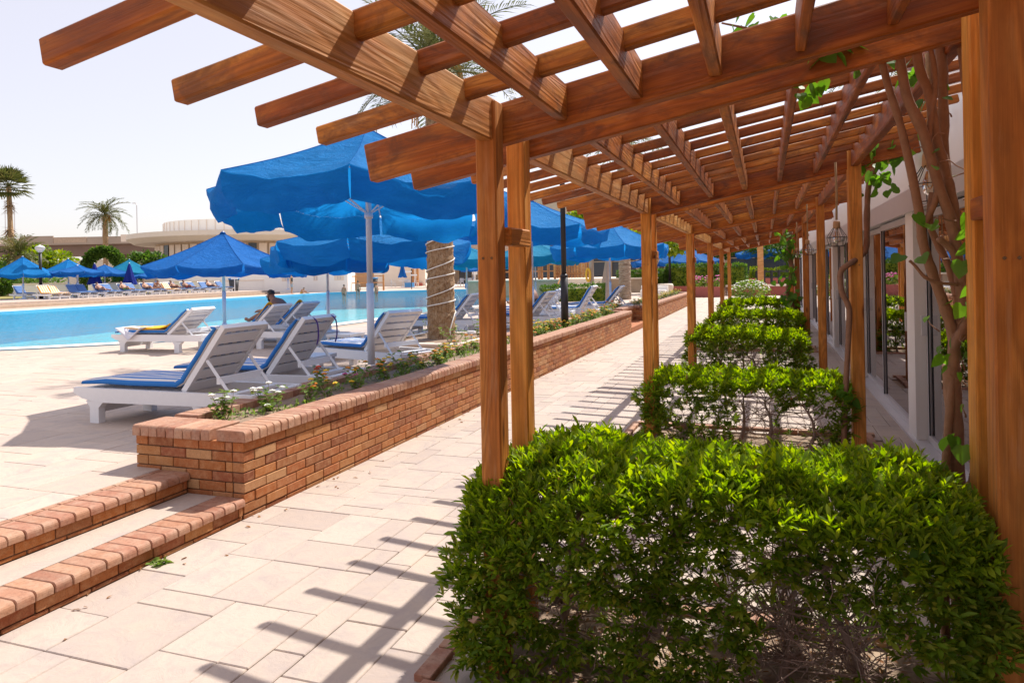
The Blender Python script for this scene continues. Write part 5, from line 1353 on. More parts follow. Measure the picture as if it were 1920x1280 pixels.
# motorway bridge
br = thing('motorway_bridge', 'grey concrete motorway bridge crossing behind the gardens', 'bridge', (-132, 112, 0), None, R(19.7))
b_ = MB(); b_.box(-60, 40, 0, 9, 7.4, 9.6); b_.obj('girder', 'concrete_dark', br, False, False)
b_ = MB(); b_.box(-60, 40, -.8, 9.8, 9.6, 10.0); b_.obj('deck', 'concrete', br, False, False)
for q in range(14):
    b_ = MB(); b_.box(-60 + q * 7.1, -60 + q * 7.1 + 7.0, -.8, -.5, 10.0, 11.3 + .25 * math.sin(q * 2.3)); b_.obj('parapet_panel', ('concrete', 'coping', 'concrete', 'stone_wall')[q % 4], br, False, False)
for q in range(6):
    b_ = MB(); b_.box(-52 + q * 17, -49 + q * 17, 2, 7, -1, 7.4); b_.obj('pier', 'concrete_dark', br, False, False)
for q, (px_, h_) in enumerate(((-24, 8), (-22, 7), (-3.0, 6), (4.5, 6.5), (36.5, 7), (38.4, 8))):
    lp = thing('street_lamp', 'thin tall street lamp standing on the motorway bridge', 'street lamp', (-132 + px_ * math.cos(R(19.7)), 112 + px_ * math.sin(R(19.7)) + 3, 9.9), 'street lamps on the motorway bridge')
    x_, y_ = lp.location.x, lp.location.y; MB().tube([(x_, y_, 9.9), (x_, y_, 11.5 + h_), (x_ - .3, y_, 12.0 + h_)], .10, 5).obj('pole', 'plastic_grey', lp); MB().box(x_ - 1.1, x_ - .2, y_ - .15, y_ + .15, 11.95 + h_, 12.1 + h_).obj('head', 'plastic_grey', lp)

# ------------------------------------------------------------------ far loungers and parasols
FLG = 'loungers in the row across the pool'
fl_lab = [('white lounger with orange striped cushion at the end of the far row', 'stripe_orange'), ('second white lounger with orange stripes beside the far lamp post', 'stripe_orange')]
for i in range(17):
    yy = 31.3 + i * 1.06 + (.35 if i % 2 == 0 else 0); lb, pd = fl_lab[i] if i < 2 else ('white lounger with plain blue pad in the row across the pool', 'pad_blue')
    if i == 10: pd = 'stripe_orange'; lb = 'white lounger with orange stripes amid the blue row across the pool'
    edge = -39.0 - (yy - 27) * .085
    lounger(lb, edge - 2.4, yy + .7, .58, math.pi - R(8), FLG, 48, pd, False)
for i in range(7):
    yy = 33.5 + i * 2.2
    lounger('white lounger with blue pad in the second row near the far lawn', -45.6 - (yy - 34) * .05, yy, .58, math.pi - R(8), 'loungers in the second row across the pool', 48, 'pad_blue', False)
FU = 'parasols across the pool'
umbrella('wide open blue parasol above the orange striped loungers', -45.6, 32.6, .58, 3.35, 2.25, 1.75, 'blue_fabric', .22, 8, R(10), (0, 0), FU, .05, seed=21, sub=5)
umbrella('open two-tone blue parasol next to the far lamp post', -47.4, 37.2, .58, 3.3, 2.3, 1.9, 'blue_fabric', .22, 8, R(0), (0, 0), FU, .05, seed=22, sub=5)
umbrella('flat royal blue parasol with a forked white pole top', -44.0, 35.2, .58, 2.75, 2.35, 1.8, 'royal_fabric', .2, 8, R(20), (0, 0), FU, .06, seed=23, sub=5)
umbrella('royal blue parasol between the two folded ones', -48.6, 41.2, .58, 2.95, 2.3, 1.9, 'royal_fabric', .22, 8, R(20), (0, 0), FU, .05, seed=24, sub=5)
umbrella('open teal parasol behind the folded parasols', -50.4, 45.1, .58, 3.45, 2.4, 2.0, 'teal_fabric', .24, 8, R(5), (0, 0), FU, .05, seed=25, sub=5)
umbrella('low royal blue parasol half behind the big royal blue one', -46.6, 44.2, .58, 2.5, 2.05, 1.8, 'royal_fabric', .2, 8, R(5), (0, 0), FU, .05, seed=26, sub=5)
umbrella('royal blue parasol in front of the white pool house', -39.9, 52.3, .58, 2.45, 1.95, 1.7, 'royal_fabric', .2, 8, R(5), (0, 0), FU, .05, seed=27, sub=5)
closed_umbrella('folded dark blue parasol leaning slightly, across the pool', -48.2, 40.0, .58, 2.45, 'navy_fabric', FU, 1)
closed_umbrella('folded dark blue parasol standing straight, across the pool', -45.7, 40.9, .58, 2.4, 'navy_fabric', FU, 2)

# ------------------------------------------------------------------ terrace restaurant behind the pool, centre
tb = thing('restaurant_wing', 'beige terrace restaurant with white carved columns behind the pool', 'building', (-42, 88, 0), None, R(19.7))
b_ = MB(); b_.box(-9, 34, 4, 12, 0, 7); b_.obj('wall', 'beige_wall', tb, False, False)
b_ = MB(); b_.box(-9, 34, -1, 4, 4.6, 6.4); b_.obj('canopy', 'concrete', tb, False, False)
for q in range(14):
    xx = -8 + q * 3.1
    b_ = MB(); b_.box(xx, xx + .7, -.6, .0, 1.6, 4.6); b_.box(xx + .25, xx + .45, -.6, .0, 0.1, 1.6); b_.obj('column', 'white_wall', tb, False, False)
    for (a, b, h1, h2, mt) in ((.9, 1.9, .3, 3.9, 'window_dark'), (2.0, 2.8, .3, 3.9, 'window_dark')):
        b_ = MB(); b_.box(xx + a, xx + b, 3.9, 3.99, h1, h2); wo = b_.obj('window', 'window_dark', tb, False, False)
        for u in (a - .05, b - .03): b_ = MB(); b_.box(xx + u, xx + u + .12, 3.84, 3.9, h1 - .1, h2 + .1); b_.obj('window_frame', 'frame_tan', tb, False, False)
    b_ = MB(); b_.box(xx + .8, xx + 2.9, 3.84, 3.9, 2.6, 2.75); b_.obj('transom', 'frame_tan', tb, False, False)
sb = thing('service_block', 'low pale service building beside the pool house', 'building', (-46.4, 74.0, 0), None, R(19.7))
b_ = MB(); b_.box(-4.2, 8.2, 0, 5, 0, 3.6); b_.obj('wall', 'cream_wall', sb, False, False)
b_ = MB(); b_.box(-4.0, -.5, -.06, -.001, .2, 2.2); b_.obj('timber_screen', 'far_wood', sb, False, False)
b_ = MB(); b_.box(-.4, 2.0, -.06, -.001, .2, 2.3); b_.obj('timber_door', 'lamp_wood', sb, False, False)
b_ = MB(); b_.box(6.2, 7.9, -.5, -.1, .2, .75); b_.obj('red_bench', 'red_wall', sb, False, False)
tg = slab_poly('restaurant_terrace', [(-46, 66), (-20, 74), (-14, 76.0), (-14, 92), (-46, 92)], -.02, .36, 'coping')
def post_rail(label, p0, p1, n_, h, z0, mat='far_wood', rails=2, name='timber_railing'):
    t = thing(name, label, 'railing', (*p0, z0)); p0, p1 = Vector((*p0, z0)), Vector((*p1, z0))
    for i in range(n_):
        c_ = p0.lerp(p1, i / (n_ - 1)); MB().tube([c_, c_ + Vector((0, 0, h))], .09 if h > .8 else .05, 6).obj('post', mat, t)
    for k in range(rails):
        z_ = Vector((0, 0, h * (.92 - .42 * k))); MB().tube([p0 + z_, p1 + z_], .045, 5).obj('rail', mat, t)
post_rail('orange timber railing at the far end of the pool', (-38.2, 58.2), (-34.6, 59.8), 4, 1.5, DK)
# small pergola, tables and chairs of the terrace
sp = thing('pergola', 'small pale timber pergola on the restaurant terrace across the pool', 'pergola', (-36.5, 72, .36), None, R(19.7))
for xx in (-1.2, 7.5):
    for yy in (0, 4): b_ = MB(); b_.box(xx - .13, xx + .13, yy - .13, yy + .13, 0, 2.5); b_.obj('post', 'far_wood', sp, False, False)
for yy in (0, 4): b_ = MB(); b_.box(-3, 9, yy - .08, yy + .08, 2.5, 2.72); b_.obj('beam', 'far_wood', sp, False, False)
for q in range(14): b_ = MB(); b_.box(-2.8 + q * .88, -2.7 + q * .88, -.8, 4.8, 2.73, 2.88); b_.obj('slat', 'far_wood', sp, False, False)
def chair(x, y, z0, rz, mat='plastic_grey'):
    t = thing('plastic_chair', 'white plastic armchair on the restaurant terrace across the pool', 'chair', (x, y, z0), 'plastic chairs on the restaurant terrace', rz)
    for nm, bx in (('seat', (-.25, .25, -.25, .25, .40, .45)), ('backrest', (-.25, .25, .2, .25, .45, .88)), ('arm', (-.28, -.23, -.2, .2, .6, .64)), ('arm', (.23, .28, -.2, .2, .6, .64)), ('leg', (-.25, -.2, -.25, -.2, 0, .4)), ('leg', (.2, .25, -.25, -.2, 0, .4)), ('leg', (-.25, -.2, .2, .25, 0, .6)), ('leg', (.2, .25, .2, .25, 0, .6))):
        b_ = MB(); b_.box(*bx); b_.obj(nm, mat, t, False, False)
rq = random.Random(3)
for q in range(14): chair(-39.5 + q * 1.15 + rq.uniform(-.3, .3), 70.5 + q * .42 + rq.uniform(-.6, .9), .36, rq.uniform(0, 6.28))
for q in range(4):
    x_, y_ = -38.8 + q * 3.4, 71.4 + q * 1.25; t_ = thing('cafe_table', 'round white cafe table on the restaurant terrace across the pool', 'table', (x_, y_, .36), 'cafe tables on the restaurant terrace')
    MB().lathe((x_, y_, .36), [(.45, .70), (.45, .74)], 14).obj('table_top', 'white_paint', t_); MB().lathe((x_, y_, .36), [(.25, 0), (.04, .05), (.04, .70)], 10).obj('pedestal', 'plastic_grey', t_)
closed_umbrella('folded blue parasol beside the small terrace pergola', -38.3, 70.4, .36, 2.7, 'royal_fabric', None, 5)
umbrella('small open pale blue parasol on the restaurant terrace', -31.0, 73.5, .36, 2.9, 2.2, 1.5, 'royal_fabric', .2, 8, 0, (0, 0), None, .05, seed=31, sub=4)
for (x_, y_) in ((-37.0, 69.6), (-27.6, 64.6)):
    ub = thing('water_weight', 'blue square parasol weight at the far pool edge', 'weight', (x_, y_, .36 if y_ > 66 else DK), 'blue parasol weights at the far pool edge'); zz = ub.location.z
    MB().box(x_ - .4, x_ + .4, y_ - .4, y_ + .4, zz, zz + .5).obj('block', 'bin_blue', ub); MB().tube([(x_, y_, zz + .5), (x_, y_, zz + .8)], .05, 6).obj('socket', 'pole_white', ub)
for (x_, y_, z_, mt, lb) in ((-44.0, 50.2, .58, 'bin_dark', 'dark litter bin with blue liner by the garden wall'), (-41.5, 69.6, .36, 'bin_dark', 'dark green litter bin at the restaurant terrace')):
    bn = thing('litter_bin', lb, 'bin', (x_, y_, z_)); MB().lathe((x_, y_, z_), [(.34, 0), (.44, 1.0)], 14).obj('body', mt, bn, True); MB().lathe((x_, y_, z_ + 1.0), [(.47, 0), (.49, .12), (.3, .16)], 14).obj('liner', 'bin_blue', bn, True)
sg = thing('signpost', 'thin dark signpost with pale direction boards at the far pool edge', 'sign', (-33.0, 62.5, DK)); MB().tube([(-33, 62.5, DK), (-33, 62.5, DK + 2.6)], .04, 6).obj('pole', 'black_metal', sg)
for q, (z_, l_) in enumerate(((2.5, .0), (2.1, .5), (1.75, -.6), (1.4, .6))): MB().box(-33 + min(l_, -.3 if l_ == 0 else 0) - .05, -33 + max(l_, .3) + .05 if l_ >= 0 else -32.95, 62.43, 62.46, DK + z_ - .07, DK + z_ + .07).obj('board', 'white_paint', sg)
ns_ = thing('notice_board', 'small white notice board on a stand by the garden wall', 'sign', (-43.4, 49.6, .58)); MB().tube([(-43.4, 49.6, .58), (-43.4, 49.6, 2.1)], .035, 6).obj('pole', 'pole_white', ns_); MB().box(-43.75, -43.05, 49.55, 49.58, 1.6, 2.15).obj('board', 'white_paint', ns_)
# pool ladder
ldr = thing('pool_ladder', 'curved steel pool ladder at the near pool edge', 'ladder', (-11.3, 24.7, DK))
for yy in (24.45, 25.0): MB().tube(smoothp([(-11.15, yy, DK), (-11.15, yy, DK + .42), (-11.35, yy, DK + .62), (-11.65, yy, DK + .45), (-11.7, yy, -.5)]), .022, 6).obj('handrail', 'steel', ldr, True)
for z_ in (.0, -.3): MB().box(-11.74, -11.68, 24.46, 24.99, z_, z_ + .03).obj('rung', 'steel', ldr)

# ------------------------------------------------------------------ raised stage with steps, right of the pool
sgx = thing('raised_terrace', 'raised stone terrace with light steps and timber railings', 'terrace', (-12, 47, 0))
MB().box(-19.5, -6.6, 45.2, 58, -.01, 1.12).obj('wall', 'stone_wall', sgx); MB().box(-19.6, -6.5, 45.1, 58, 1.12, 1.2).obj('coping', 'coping', sgx)
for q in range(6): MB().box(-12.2, -9.7, 44.9 - .36 * (6 - q), 45.09, .0 + .186 * q, .186 * (q + 1) - .004).obj('step', 'coping', sgx)
for (xa, ya, xb, yb, lb) in ((-18.6, 46.2, -14.6, 46.2, 'pale timber railing on the left of the raised terrace'), (-14.4, 46.2, -13.0, 46.2, 'sloping timber rail above the terrace ramp')):
    post_rail(lb, (xa, ya), (xb, yb), 4, 1.1, 1.2)
gt = thing('timber_gate', 'slatted orange timber gate on the raised terrace', 'gate', (-13.0, 46.4, 1.2))
for q in range(13): MB().box(-13.6 + q * .2, -13.6 + q * .2 + .15, 46.35, 46.4, 1.25, 2.75 - .25 * math.sin(q * .26)).obj('slat', 'far_wood', gt)
for z_ in (1.5, 2.35): MB().box(-13.6, -11.05, 46.41, 46.46, z_, z_ + .1).obj('rail', 'far_wood', gt)
hr = thing('handrail', 'pale timber handrail post beside the light terrace steps', 'railing', (-12.35, 44.2, 0)); MB().tube([(-12.35, 45.0, 1.2), (-12.35, 45.0, 2.1)], .06, 6).obj('post', 'far_wood', hr); MB().tube([(-12.35, 43.0, .9), (-12.35, 45.0, 2.1)], .05, 6).obj('rail', 'far_wood', hr); MB().tube([(-12.35, 43.0, 0), (-12.35, 43.0, .9)], .06, 6).obj('post', 'far_wood', hr)
def facade(name, label, x0, x1, y, h, ztop_mat, seed, z0=0, bay=2.6):
    t = thing(name, label, 'building', ((x0 + x1) / 2, y, 0)); rd = random.Random(seed)
    MB().box(x0, x1, y, y + 9, z0, h).obj('wall', ztop_mat, t)
    MB().box(x0 - .2, x1 + .2, y - .5, y, 3.6 + z0, 4.1 + z0).obj('fascia', 'frame_tan', t)
    x = x0 + .3; q = 0
    while x < x1 - bay:
        MB().box(x, x + .32, y - .35, y - .002, z0, 3.59 + z0).obj('column', 'frame_tan', t)
        wv = MB(); wv.box(x + .36, x + bay - .04, y - .06, y - .003, .55 + z0, 3.3 + z0); wo = wv.obj('window', 'window_dark', t)
        MB().box(x + .34, x + bay - .02, y - .10, y - .061, 1.0 + z0, 1.07 + z0).obj('transom', 'frame_tan', wo)
        MB().box(x + .34, x + bay - .02, y - .10, y - .061, 2.55 + z0, 2.62 + z0).obj('transom', 'frame_tan', wo)
        MB().box(x + .36, x + bay - .04, y - .09, y - .003, z0, .54 + z0).obj('apron', 'concrete', t)
        MB().box(x + .5, x + bay - .2, y - .05, y - .003, 4.6 + z0, 6.6 + z0).obj('window', 'window_dark', t)
        MB().box(x + .4, x + bay - .1, y - .5, y - .003, 4.3 + z0, 4.5 + z0).obj('balcony', 'white_wall', t)
        x += bay
    return t
facade('hotel_block', 'hotel front with dark windows between tan columns beyond the plaza', -3.5, 14, 63, 9.5, 'cream_wall', 1)
facade('hotel_block', 'grey-beige hotel front behind the raised terrace and trees', -22, -4.0, 66, 9.5, 'beige_wall', 2)
# plaza edge: red walls, trough, railing, single post
rw = thing('red_plaza_wall', 'low red-painted wall with a pale ledge around the plaza', 'wall', (-4, 45.2, 0))
MB().box(-10.5, -3.0, 45.25, 45.7, 0, .62).obj('wall', 'red_wall', rw); MB().box(-10.5, -3.0, 45.7, 60, -.02, .45).obj('bed', 'soil', rw)
MB().box(-2.2, 6.5, 45.3, 45.75, 0, .55).obj('wall', 'red_wall', rw); MB().box(-2.3, 6.6, 45.2, 45.85, .55, .66).obj('ledge', 'coping', rw); MB().box(-2.2, 7, 45.85, 62, -.02, .5).obj('platform', 'coping', rw)
MB().box(-1.6, 6.5, 49.2, 49.5, .5, 1.0).obj('upper_wall', 'red_wall', rw)
for q in range(3): MB().box(-3.0, -2.25, 45.1 + .3 * q, 45.9, .18 * q, .18 * (q + 1) - .004).obj('step', 'stone_wall', rw)
tr2 = thing('flower_trough', 'square red brick trough of pink flowers at the plaza corner', 'planter', (-3.4, 43.4, 0)); MB().box(-4.4, -2.4, 42.9, 44.1, 0, .62).obj('wall', 'red_wall', tr2)
r = np.random.default_rng(5); k = 420; p = (r.random((k, 3)) - .5) * np.array([1.8, 1.0, .55]) + np.array([-3.4, 43.5, .85]); leaves_mesh('flowers', p, r.normal(0, 1, (k, 3)), .14 * r.uniform(.6, 1.2, k), leaf_shape(1, .6, .2, .2), r.random(k), r.normal(0, 1, k), 'lantana_leaf', tr2, 'stuff')
fb = MB(); [fb.lathe((-3.4 + rq.uniform(-.9, .9), 43.5 + rq.uniform(-.5, .4), .95 + rq.uniform(-.1, .3)), [(.03, 0), (.07, .03), (.03, .06)], 5) for _ in range(60)]; o = fb.obj('blossoms', 'flower_pink', tr2); o['kind'] = 'stuff'
post_rail('thin black metal railing along the plaza platform', (-.5, 46.4), (6.0, 46.4), 16, .85, .66, 'black_metal', 2, 'metal_railing')
pp = thing('timber_post', 'single square orange timber post standing on the plaza edge', 'post', (-.25, 44.6, 0)); MB().box(-.42, -.08, 44.43, 44.77, 0, 3.4).obj('shaft', 'far_wood', pp); MB().box(-.46, -.04, 44.39, 44.81, 0, .12).obj('foot', 'bark', pp)
wb_ = thing('white_bench', 'white rounded concrete seat on the plaza behind the second planter', 'bench', (-5.4, 37.5, 0)); MB().box(-6.2, -4.9, 37.2, 37.9, 0, .62).obj('seat', 'white_wall', wb_); MB().box(-6.25, -4.85, 37.85, 38.05, 0, .85).obj('backrest', 'white_wall', wb_)
po = thing('flower_pot', 'pale round stone pot at the foot of the plaza lamp post', 'pot', (-5.9, 44.9, 0)); MB().lathe((-5.9, 44.9, 0), [(.28, 0), (.46, .3), (.5, .7), (.44, .8)], 14).obj('pot', 'coping', po, True)
PG2 = 'blue parasols on the far plaza'
umbrella('blue parasol on the plaza just right of the plaza lamp post', -7.5, 53.5, .4, 3.0, 2.3, 2.1, 'royal_fabric', .28, 8, 0, (0, 0), PG2, .05, seed=41, sub=5)
umbrella('blue parasol in front of the round-headed plaza tree', -5.0, 52.0, .4, 3.2, 2.3, 2.3, 'royal_fabric', .28, 8, R(20), (0, 0), PG2, .05, seed=42, sub=5)
umbrella('blue parasol beside the umbrella-shaped tree on the platform', -.2, 53.5, .5, 3.4, 2.75, 1.9, 'royal_fabric', .28, 8, R(20), (0, 0), PG2, .05, seed=43, sub=5)
umbrella('blue parasol partly behind the dark bushy climber', 4.6, 49.0, .5, 3.1, 2.3, 1.8, 'royal_fabric', .28, 8, R(20), (0, 0), PG2, .05, seed=44, sub=5)

# ------------------------------------------------------------------ people
EDG = [('pel', 'spi'), ('spi', 'che'), ('che', 'nec'), ('nec', 'jaw'), ('jaw', 'hea'), ('hea', 'cro')]
for s_ in 'lr': EDG += [('che', s_ + 'sh'), (s_ + 'sh', s_ + 'el'), (s_ + 'el', s_ + 'wr'), (s_ + 'wr', s_ + 'ha'), ('pel', s_ + 'hi'), (s_ + 'hi', s_ + 'kn'), (s_ + 'kn', s_ + 'an'), (s_ + 'an', s_ + 'to')]
RAD = dict(pel=(.15, .11), spi=(.135, .10), che=(.155, .11), nec=(.055, .055), jaw=(.068, .078), hea=(.076, .092), cro=(.055, .065), sh=.06, el=.042, wr=.029, ha=.034, hi=.092, kn=.058, an=.038, to=.036)
def body_mesh(name, J, edges, scale, mat, sub=2):
    names = sorted({a for e in edges for a in e}); ix = {k: i for i, k in enumerate(names)}
    me = bpy.data.meshes.new(name); me.from_pydata([J[k] for k in names], [(ix[a], ix[b]) for a, b in edges], []); me.update(); me.materials.append(MATS[mat])
    o = bpy.data.objects.new(name, me); C.objects.link(o); o.modifiers.new('skin', 'SKIN')
    for k in names:
        rk = RAD.get(k, RAD.get(k[1:], .05) if k not in RAD else None); rx = rk if isinstance(rk, tuple) else (rk, rk)
        if k[1:] in ('f1', 'f2', 'f3', 'f4', 'f5', 'g1', 'g2', 'g3', 'g4', 'g5'): rx = (.009, .009)
        me.skin_vertices[0].data[ix[k]].radius = (rx[0] * scale, rx[1] * scale)
    root = 'pel' if 'pel' in ix else names[0]; me.skin_vertices[0].data[ix[root]].use_root = True
    sb_ = o.modifiers.new('sub', 'SUBSURF'); sb_.levels = sub; sb_.render_levels = sub; o.modifiers['skin'].use_smooth_shade = True
    return o
def person(label, loc, rz, J, skin, garments, hair='hair', sc_=1.0, fingers=False, group=None, beard=False, longhair=False):
    J = {k: tuple(c * sc_ for c in v) for k, v in J.items()}; E = list(EDG)
    if fingers:
        for s_ in 'lr':
            w_, h_ = Vector(J[s_ + 'wr']), Vector(J[s_ + 'ha']); d = (h_ - w_).normalized(); sd = d.cross(Vector((0, 0, 1))).normalized(); dn = sd.cross(d)
            for q in range(5):
                if q == 4: b = w_.lerp(h_, .5); p1 = b + sd * .045 + d * .02; p2 = p1 + d * .03 + sd * .012
                else: b = h_; p1 = h_ + d * (.035 - abs(q - 1.3) * .004) + sd * (.018 * (q - 1.5)); p2 = p1 + d * .03 - Vector((0, 0, .012))
                J[s_ + 'f%d' % (q + 1)] = p1[:]; J[s_ + 'g%d' % (q + 1)] = p2[:]
                E += [(s_ + ('wr' if q == 4 else 'ha'), s_ + 'f%d' % (q + 1)), (s_ + 'f%d' % (q + 1), s_ + 'g%d' % (q + 1))]
    o = body_mesh('person', J, E, sc_, skin); o.location = loc; o.rotation_euler = (0, 0, rz); setp(o, label, 'person', group)
    for nm, edges, sc2, mt, cut in garments:
        J2 = dict(J)
        for a, b, f in cut: J2[b] = tuple(J[a][i] + (J[b][i] - J[a][i]) * f for i in range(3))
        g = body_mesh(nm, J2, edges, sc_ * sc2, mt); g.parent = o
    # hair cap, nose, ears
    jw, h_, c_ = Vector(J['jaw']), Vector(J['hea']), Vector(J['cro']); upv = (c_ - jw).normalized(); nk = Vector(J.get('face', (0, 1, 0))).normalized(); fwd = (nk - upv * nk.dot(upv)).normalized(); sd = fwd.cross(upv)
    hm = MB(); vs = []; fs = []; n1, n2 = 9, 14
    for i in range(n1):
        th = (math.pi * (.66 if longhair else .56)) * i / (n1 - 1)
        for k in range(n2):
            ph_ = 2 * math.pi * k / n2; cf = math.cos(ph_) * (.74 if math.cos(ph_) > 0 else 1); d = upv * math.cos(th) + (fwd * cf + sd * .92 * math.sin(ph_)) * math.sin(th)
            if math.cos(ph_) > .2 and th > 1.0: te = 1.0 + (th - 1.0) * .05; d = upv * math.cos(te) + (fwd * cf + sd * .92 * math.sin(ph_)) * math.sin(te) * (1 - .25 * (th - 1.0))
            rr_ = (.092 + .006 * noise.noise((i, k, 2))) * sc_; vs.append((h_ + upv * .018 * sc_ - fwd * .006 * sc_ + d * rr_ * (1.05 if math.cos(ph_) < 0 else .98))[:])
    for i in range(n1 - 1):
        for k in range(n2): k2 = (k + 1) % n2; fs.append((i * n2 + k, i * n2 + k2, (i + 1) * n2 + k2, (i + 1) * n2 + k))
    hm.add(vs, fs); me = hm.mesh('hair', True); me.materials.append(MATS[hair]); ho = bpy.data.objects.new('hair', me); C.objects.link(ho); ho.parent = o
    fm = MB(); nb = h_ + fwd * .088 * sc_ - upv * .02 * sc_; fm.tube([nb + upv * .025 * sc_ - fwd * .004, nb + fwd * .022 * sc_ - upv * .012 * sc_, nb - upv * .016 * sc_], [.008 * sc_, .013 * sc_, .008 * sc_], 6)
    for s_ in (-1, 1): e_ = h_ + sd * s_ * .078 * sc_ - upv * .01 * sc_; fm.tube([e_ + upv * .026 * sc_, e_ + sd * s_ * .012 * sc_, e_ - upv * .026 * sc_], [.008 * sc_, .014 * sc_, .007 * sc_], 5)
    me = fm.mesh('nose_and_ears', True); me.materials.append(MATS[skin]); no = bpy.data.objects.new('nose_and_ears', me); C.objects.link(no); no.parent = o
    em = MB()
    for s_ in (-1, 1): e_ = h_ + fwd * .084 * sc_ + sd * s_ * .032 * sc_ + upv * .008 * sc_; em.tube([e_ - sd * .010 * sc_, e_ + sd * .010 * sc_], .007 * sc_, 5)
    m_ = h_ + fwd * .082 * sc_ - upv * .062 * sc_; em.tube([m_ - sd * .022 * sc_, m_ + fwd * .006 * sc_, m_ + sd * .022 * sc_], .005 * sc_, 5)
    me = em.mesh('eyes_and_mouth', True); me.materials.append(MATS['hair']); eo = bpy.data.objects.new('eyes_and_mouth', me); C.objects.link(eo); eo.parent = o
    if beard:
        bm2 = MB(); q = jw + fwd * .055 * sc_ - upv * .01; bm2.tube([q - sd * .06 * sc_ + upv * .05 * sc_ - fwd * .03, q - sd * .035 * sc_ - upv * .012, q + fwd * .022 * sc_ - upv * .025 * sc_, q + sd * .035 * sc_ - upv * .012, q + sd * .06 * sc_ + upv * .05 * sc_ - fwd * .03], [.014, .026, .030, .026, .014], 7)
        me = bm2.mesh('beard', True); me.materials.append(MATS['hair']); bo_ = bpy.data.objects.new('beard', me); C.objects.link(bo_); bo_.parent = o
    return o
STAND = dict(pel=(0, 0, .96), spi=(0, -.01, 1.14), che=(0, 0, 1.34), nec=(0, .0, 1.47), jaw=(0, .03, 1.545), hea=(0, .03, 1.62), cro=(0, .02, 1.68),
             lsh=(-.17, 0, 1.40), lel=(-.22, -.02, 1.13), lwr=(-.22, .04, .89), lha=(-.22, .06, .80), rsh=(.17, 0, 1.40), rel=(.22, -.02, 1.13), rwr=(.22, .04, .89), rha=(.22, .06, .80),
             lhi=(-.09, 0, .90), lkn=(-.10, .02, .50), lan=(-.10, -.02, .08), lto=(-.11, .12, .035), rhi=(.09, 0, .90), rkn=(.10, .02, .50), ran=(.10, -.02, .08), rto=(.11, .12, .035))
HUNCH = dict(pel=(0, 0, .11), spi=(0, .04, .26), che=(0, .17, .40), nec=(0, .275, .49), jaw=(0, .335, .525), hea=(0, .365, .59), cro=(0, .37, .655), face=(0, 1, -.15),
             lsh=(-.17, .19, .44), lel=(-.23, .36, .27), lwr=(-.14, .54, .27), lha=(-.11, .62, .25), rsh=(.17, .19, .44), rel=(.25, .40, .31), rwr=(.20, .55, .26), rha=(.18, .64, .23),
             lhi=(-.09, .03, .10), lkn=(-.13, .46, .22), lan=(-.12, .84, .06), lto=(-.13, .93, .11), rhi=(.09, .03, .10), rkn=(.13, .46, .16), ran=(.12, .86, .06), rto=(.13, .95, .11))
LIE = dict(pel=(0, 0, .11), spi=(0, -.16, .20), che=(0, -.33, .33), nec=(0, -.44, .43), jaw=(0, -.47, .50), hea=(0, -.51, .57), cro=(0, -.54, .63), face=(0, 1, .3),
           lsh=(-.17, -.36, .37), lel=(-.26, -.2, .22), lwr=(-.20, .02, .2), lha=(-.17, .10, .2), rsh=(.17, -.36, .37), rel=(.27, -.2, .22), rwr=(.22, .02, .2), rha=(.18, .10, .2),
           lhi=(-.09, .04, .10), lkn=(-.11, .44, .13), lan=(-.12, .84, .06), lto=(-.13, .90, .14), rhi=(.09, .04, .10), rkn=(.11, .42, .28), ran=(.12, .74, .06), rto=(.13, .84, .06))
SHORTS = [('pel', 'lhi'), ('pel', 'rhi'), ('lhi', 'lkn'), ('rhi', 'rkn'), ('pel', 'spi')]
def shorts(mt, f=.62): return ('shorts', SHORTS, 1.14, mt, [('lhi', 'lkn', f), ('rhi', 'rkn', f), ('pel', 'spi', .3)])
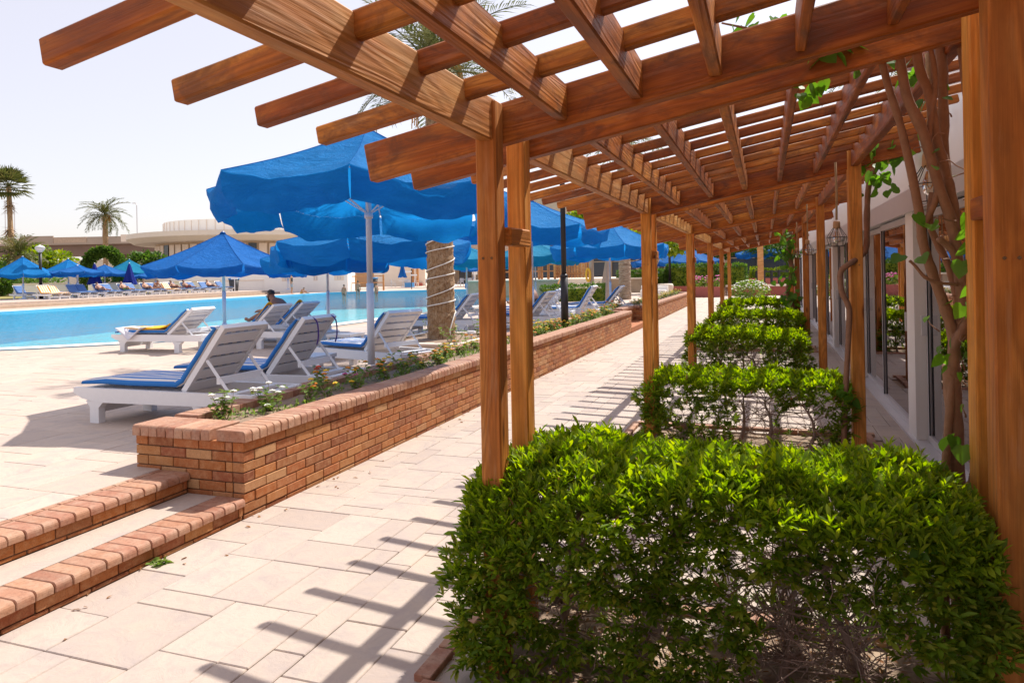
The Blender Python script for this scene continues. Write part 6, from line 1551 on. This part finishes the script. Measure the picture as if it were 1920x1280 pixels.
def top(mt): return ('top', [('spi', 'che'), ('che', 'lsh'), ('che', 'rsh'), ('pel', 'spi')], 1.10, mt, [])
person('bare-chested bearded man in navy shorts sitting hunched on a lounger by the water', (-9.42, 12.24, DK + .39), R(90), HUNCH, 'skin_dark', [shorts('cloth_navy', .8)], fingers=True, beard=True)
person('bare-backed man sitting hunched on a lounger near the terrace steps', (-6.30, 19.55, DK + .40), R(75), HUNCH, 'skin_dark', [shorts('cloth_black')])
person('woman in dark top and grey shorts standing at the far pool edge', (-36.65, 48.5, DK + .01), R(-70), STAND, 'skin', [top('cloth_black'), shorts('cloth_grey', .9)], longhair=True)
person('child in yellow sitting on the far pool edge', (-36.75, 49.9, DK + .0), R(-90), HUNCH, 'skin', [top('cloth_yellow'), shorts('cloth_yellow', .6)], sc_=.78)
for q, (x_, y_, z_, lb) in enumerate(((-34.6, 53.0, -.75, 'swimmer standing in the pool beside the timber railing'), (-34.2, 54.6, -.45, 'swimmer with raised shoulders by the far pool wall'), (-32.8, 55.4, -.7, 'swimmer alone in the middle of the far pool end'), (-15.3, 37.2, -1.1, 'swimmer whose head shows behind the pool ladder'))):
    person(lb, (x_, y_, z_), R(40 * q), STAND, 'skin', [shorts('cloth_red' if q == 2 else 'cloth_black')])
for q, (i, mt, lb, sk) in enumerate(((4, 'cloth_grey', 'sunbather with a white towel lying on the far lounger row', 'skin'), (6, 'cloth_green', 'sunbather in green shorts lying on the far lounger row', 'skin'), (8, 'cloth_black', 'sunbather with raised head in front of the folded parasol', 'skin'), (9, 'cloth_navy', 'sunbather in navy shorts sitting up on the far row', 'skin'), (11, 'cloth_black', 'sunbather on the orange striped far lounger', 'skin_dark'), (12, 'cloth_red', 'sunbather lying next to the orange striped far lounger', 'skin_dark'), (15, 'cloth_navy', 'person with outstretched legs at the end of the far row', 'skin'))):
    yy = 31.3 + i * 1.06 + (.35 if i % 2 == 0 else 0); edge = -39.0 - (yy - 27) * .085
    person(lb, (edge - 3.45, yy + .45, .58 + .385), R(-90 - 8), LIE if q not in (3,) else HUNCH, sk, [shorts(mt)])
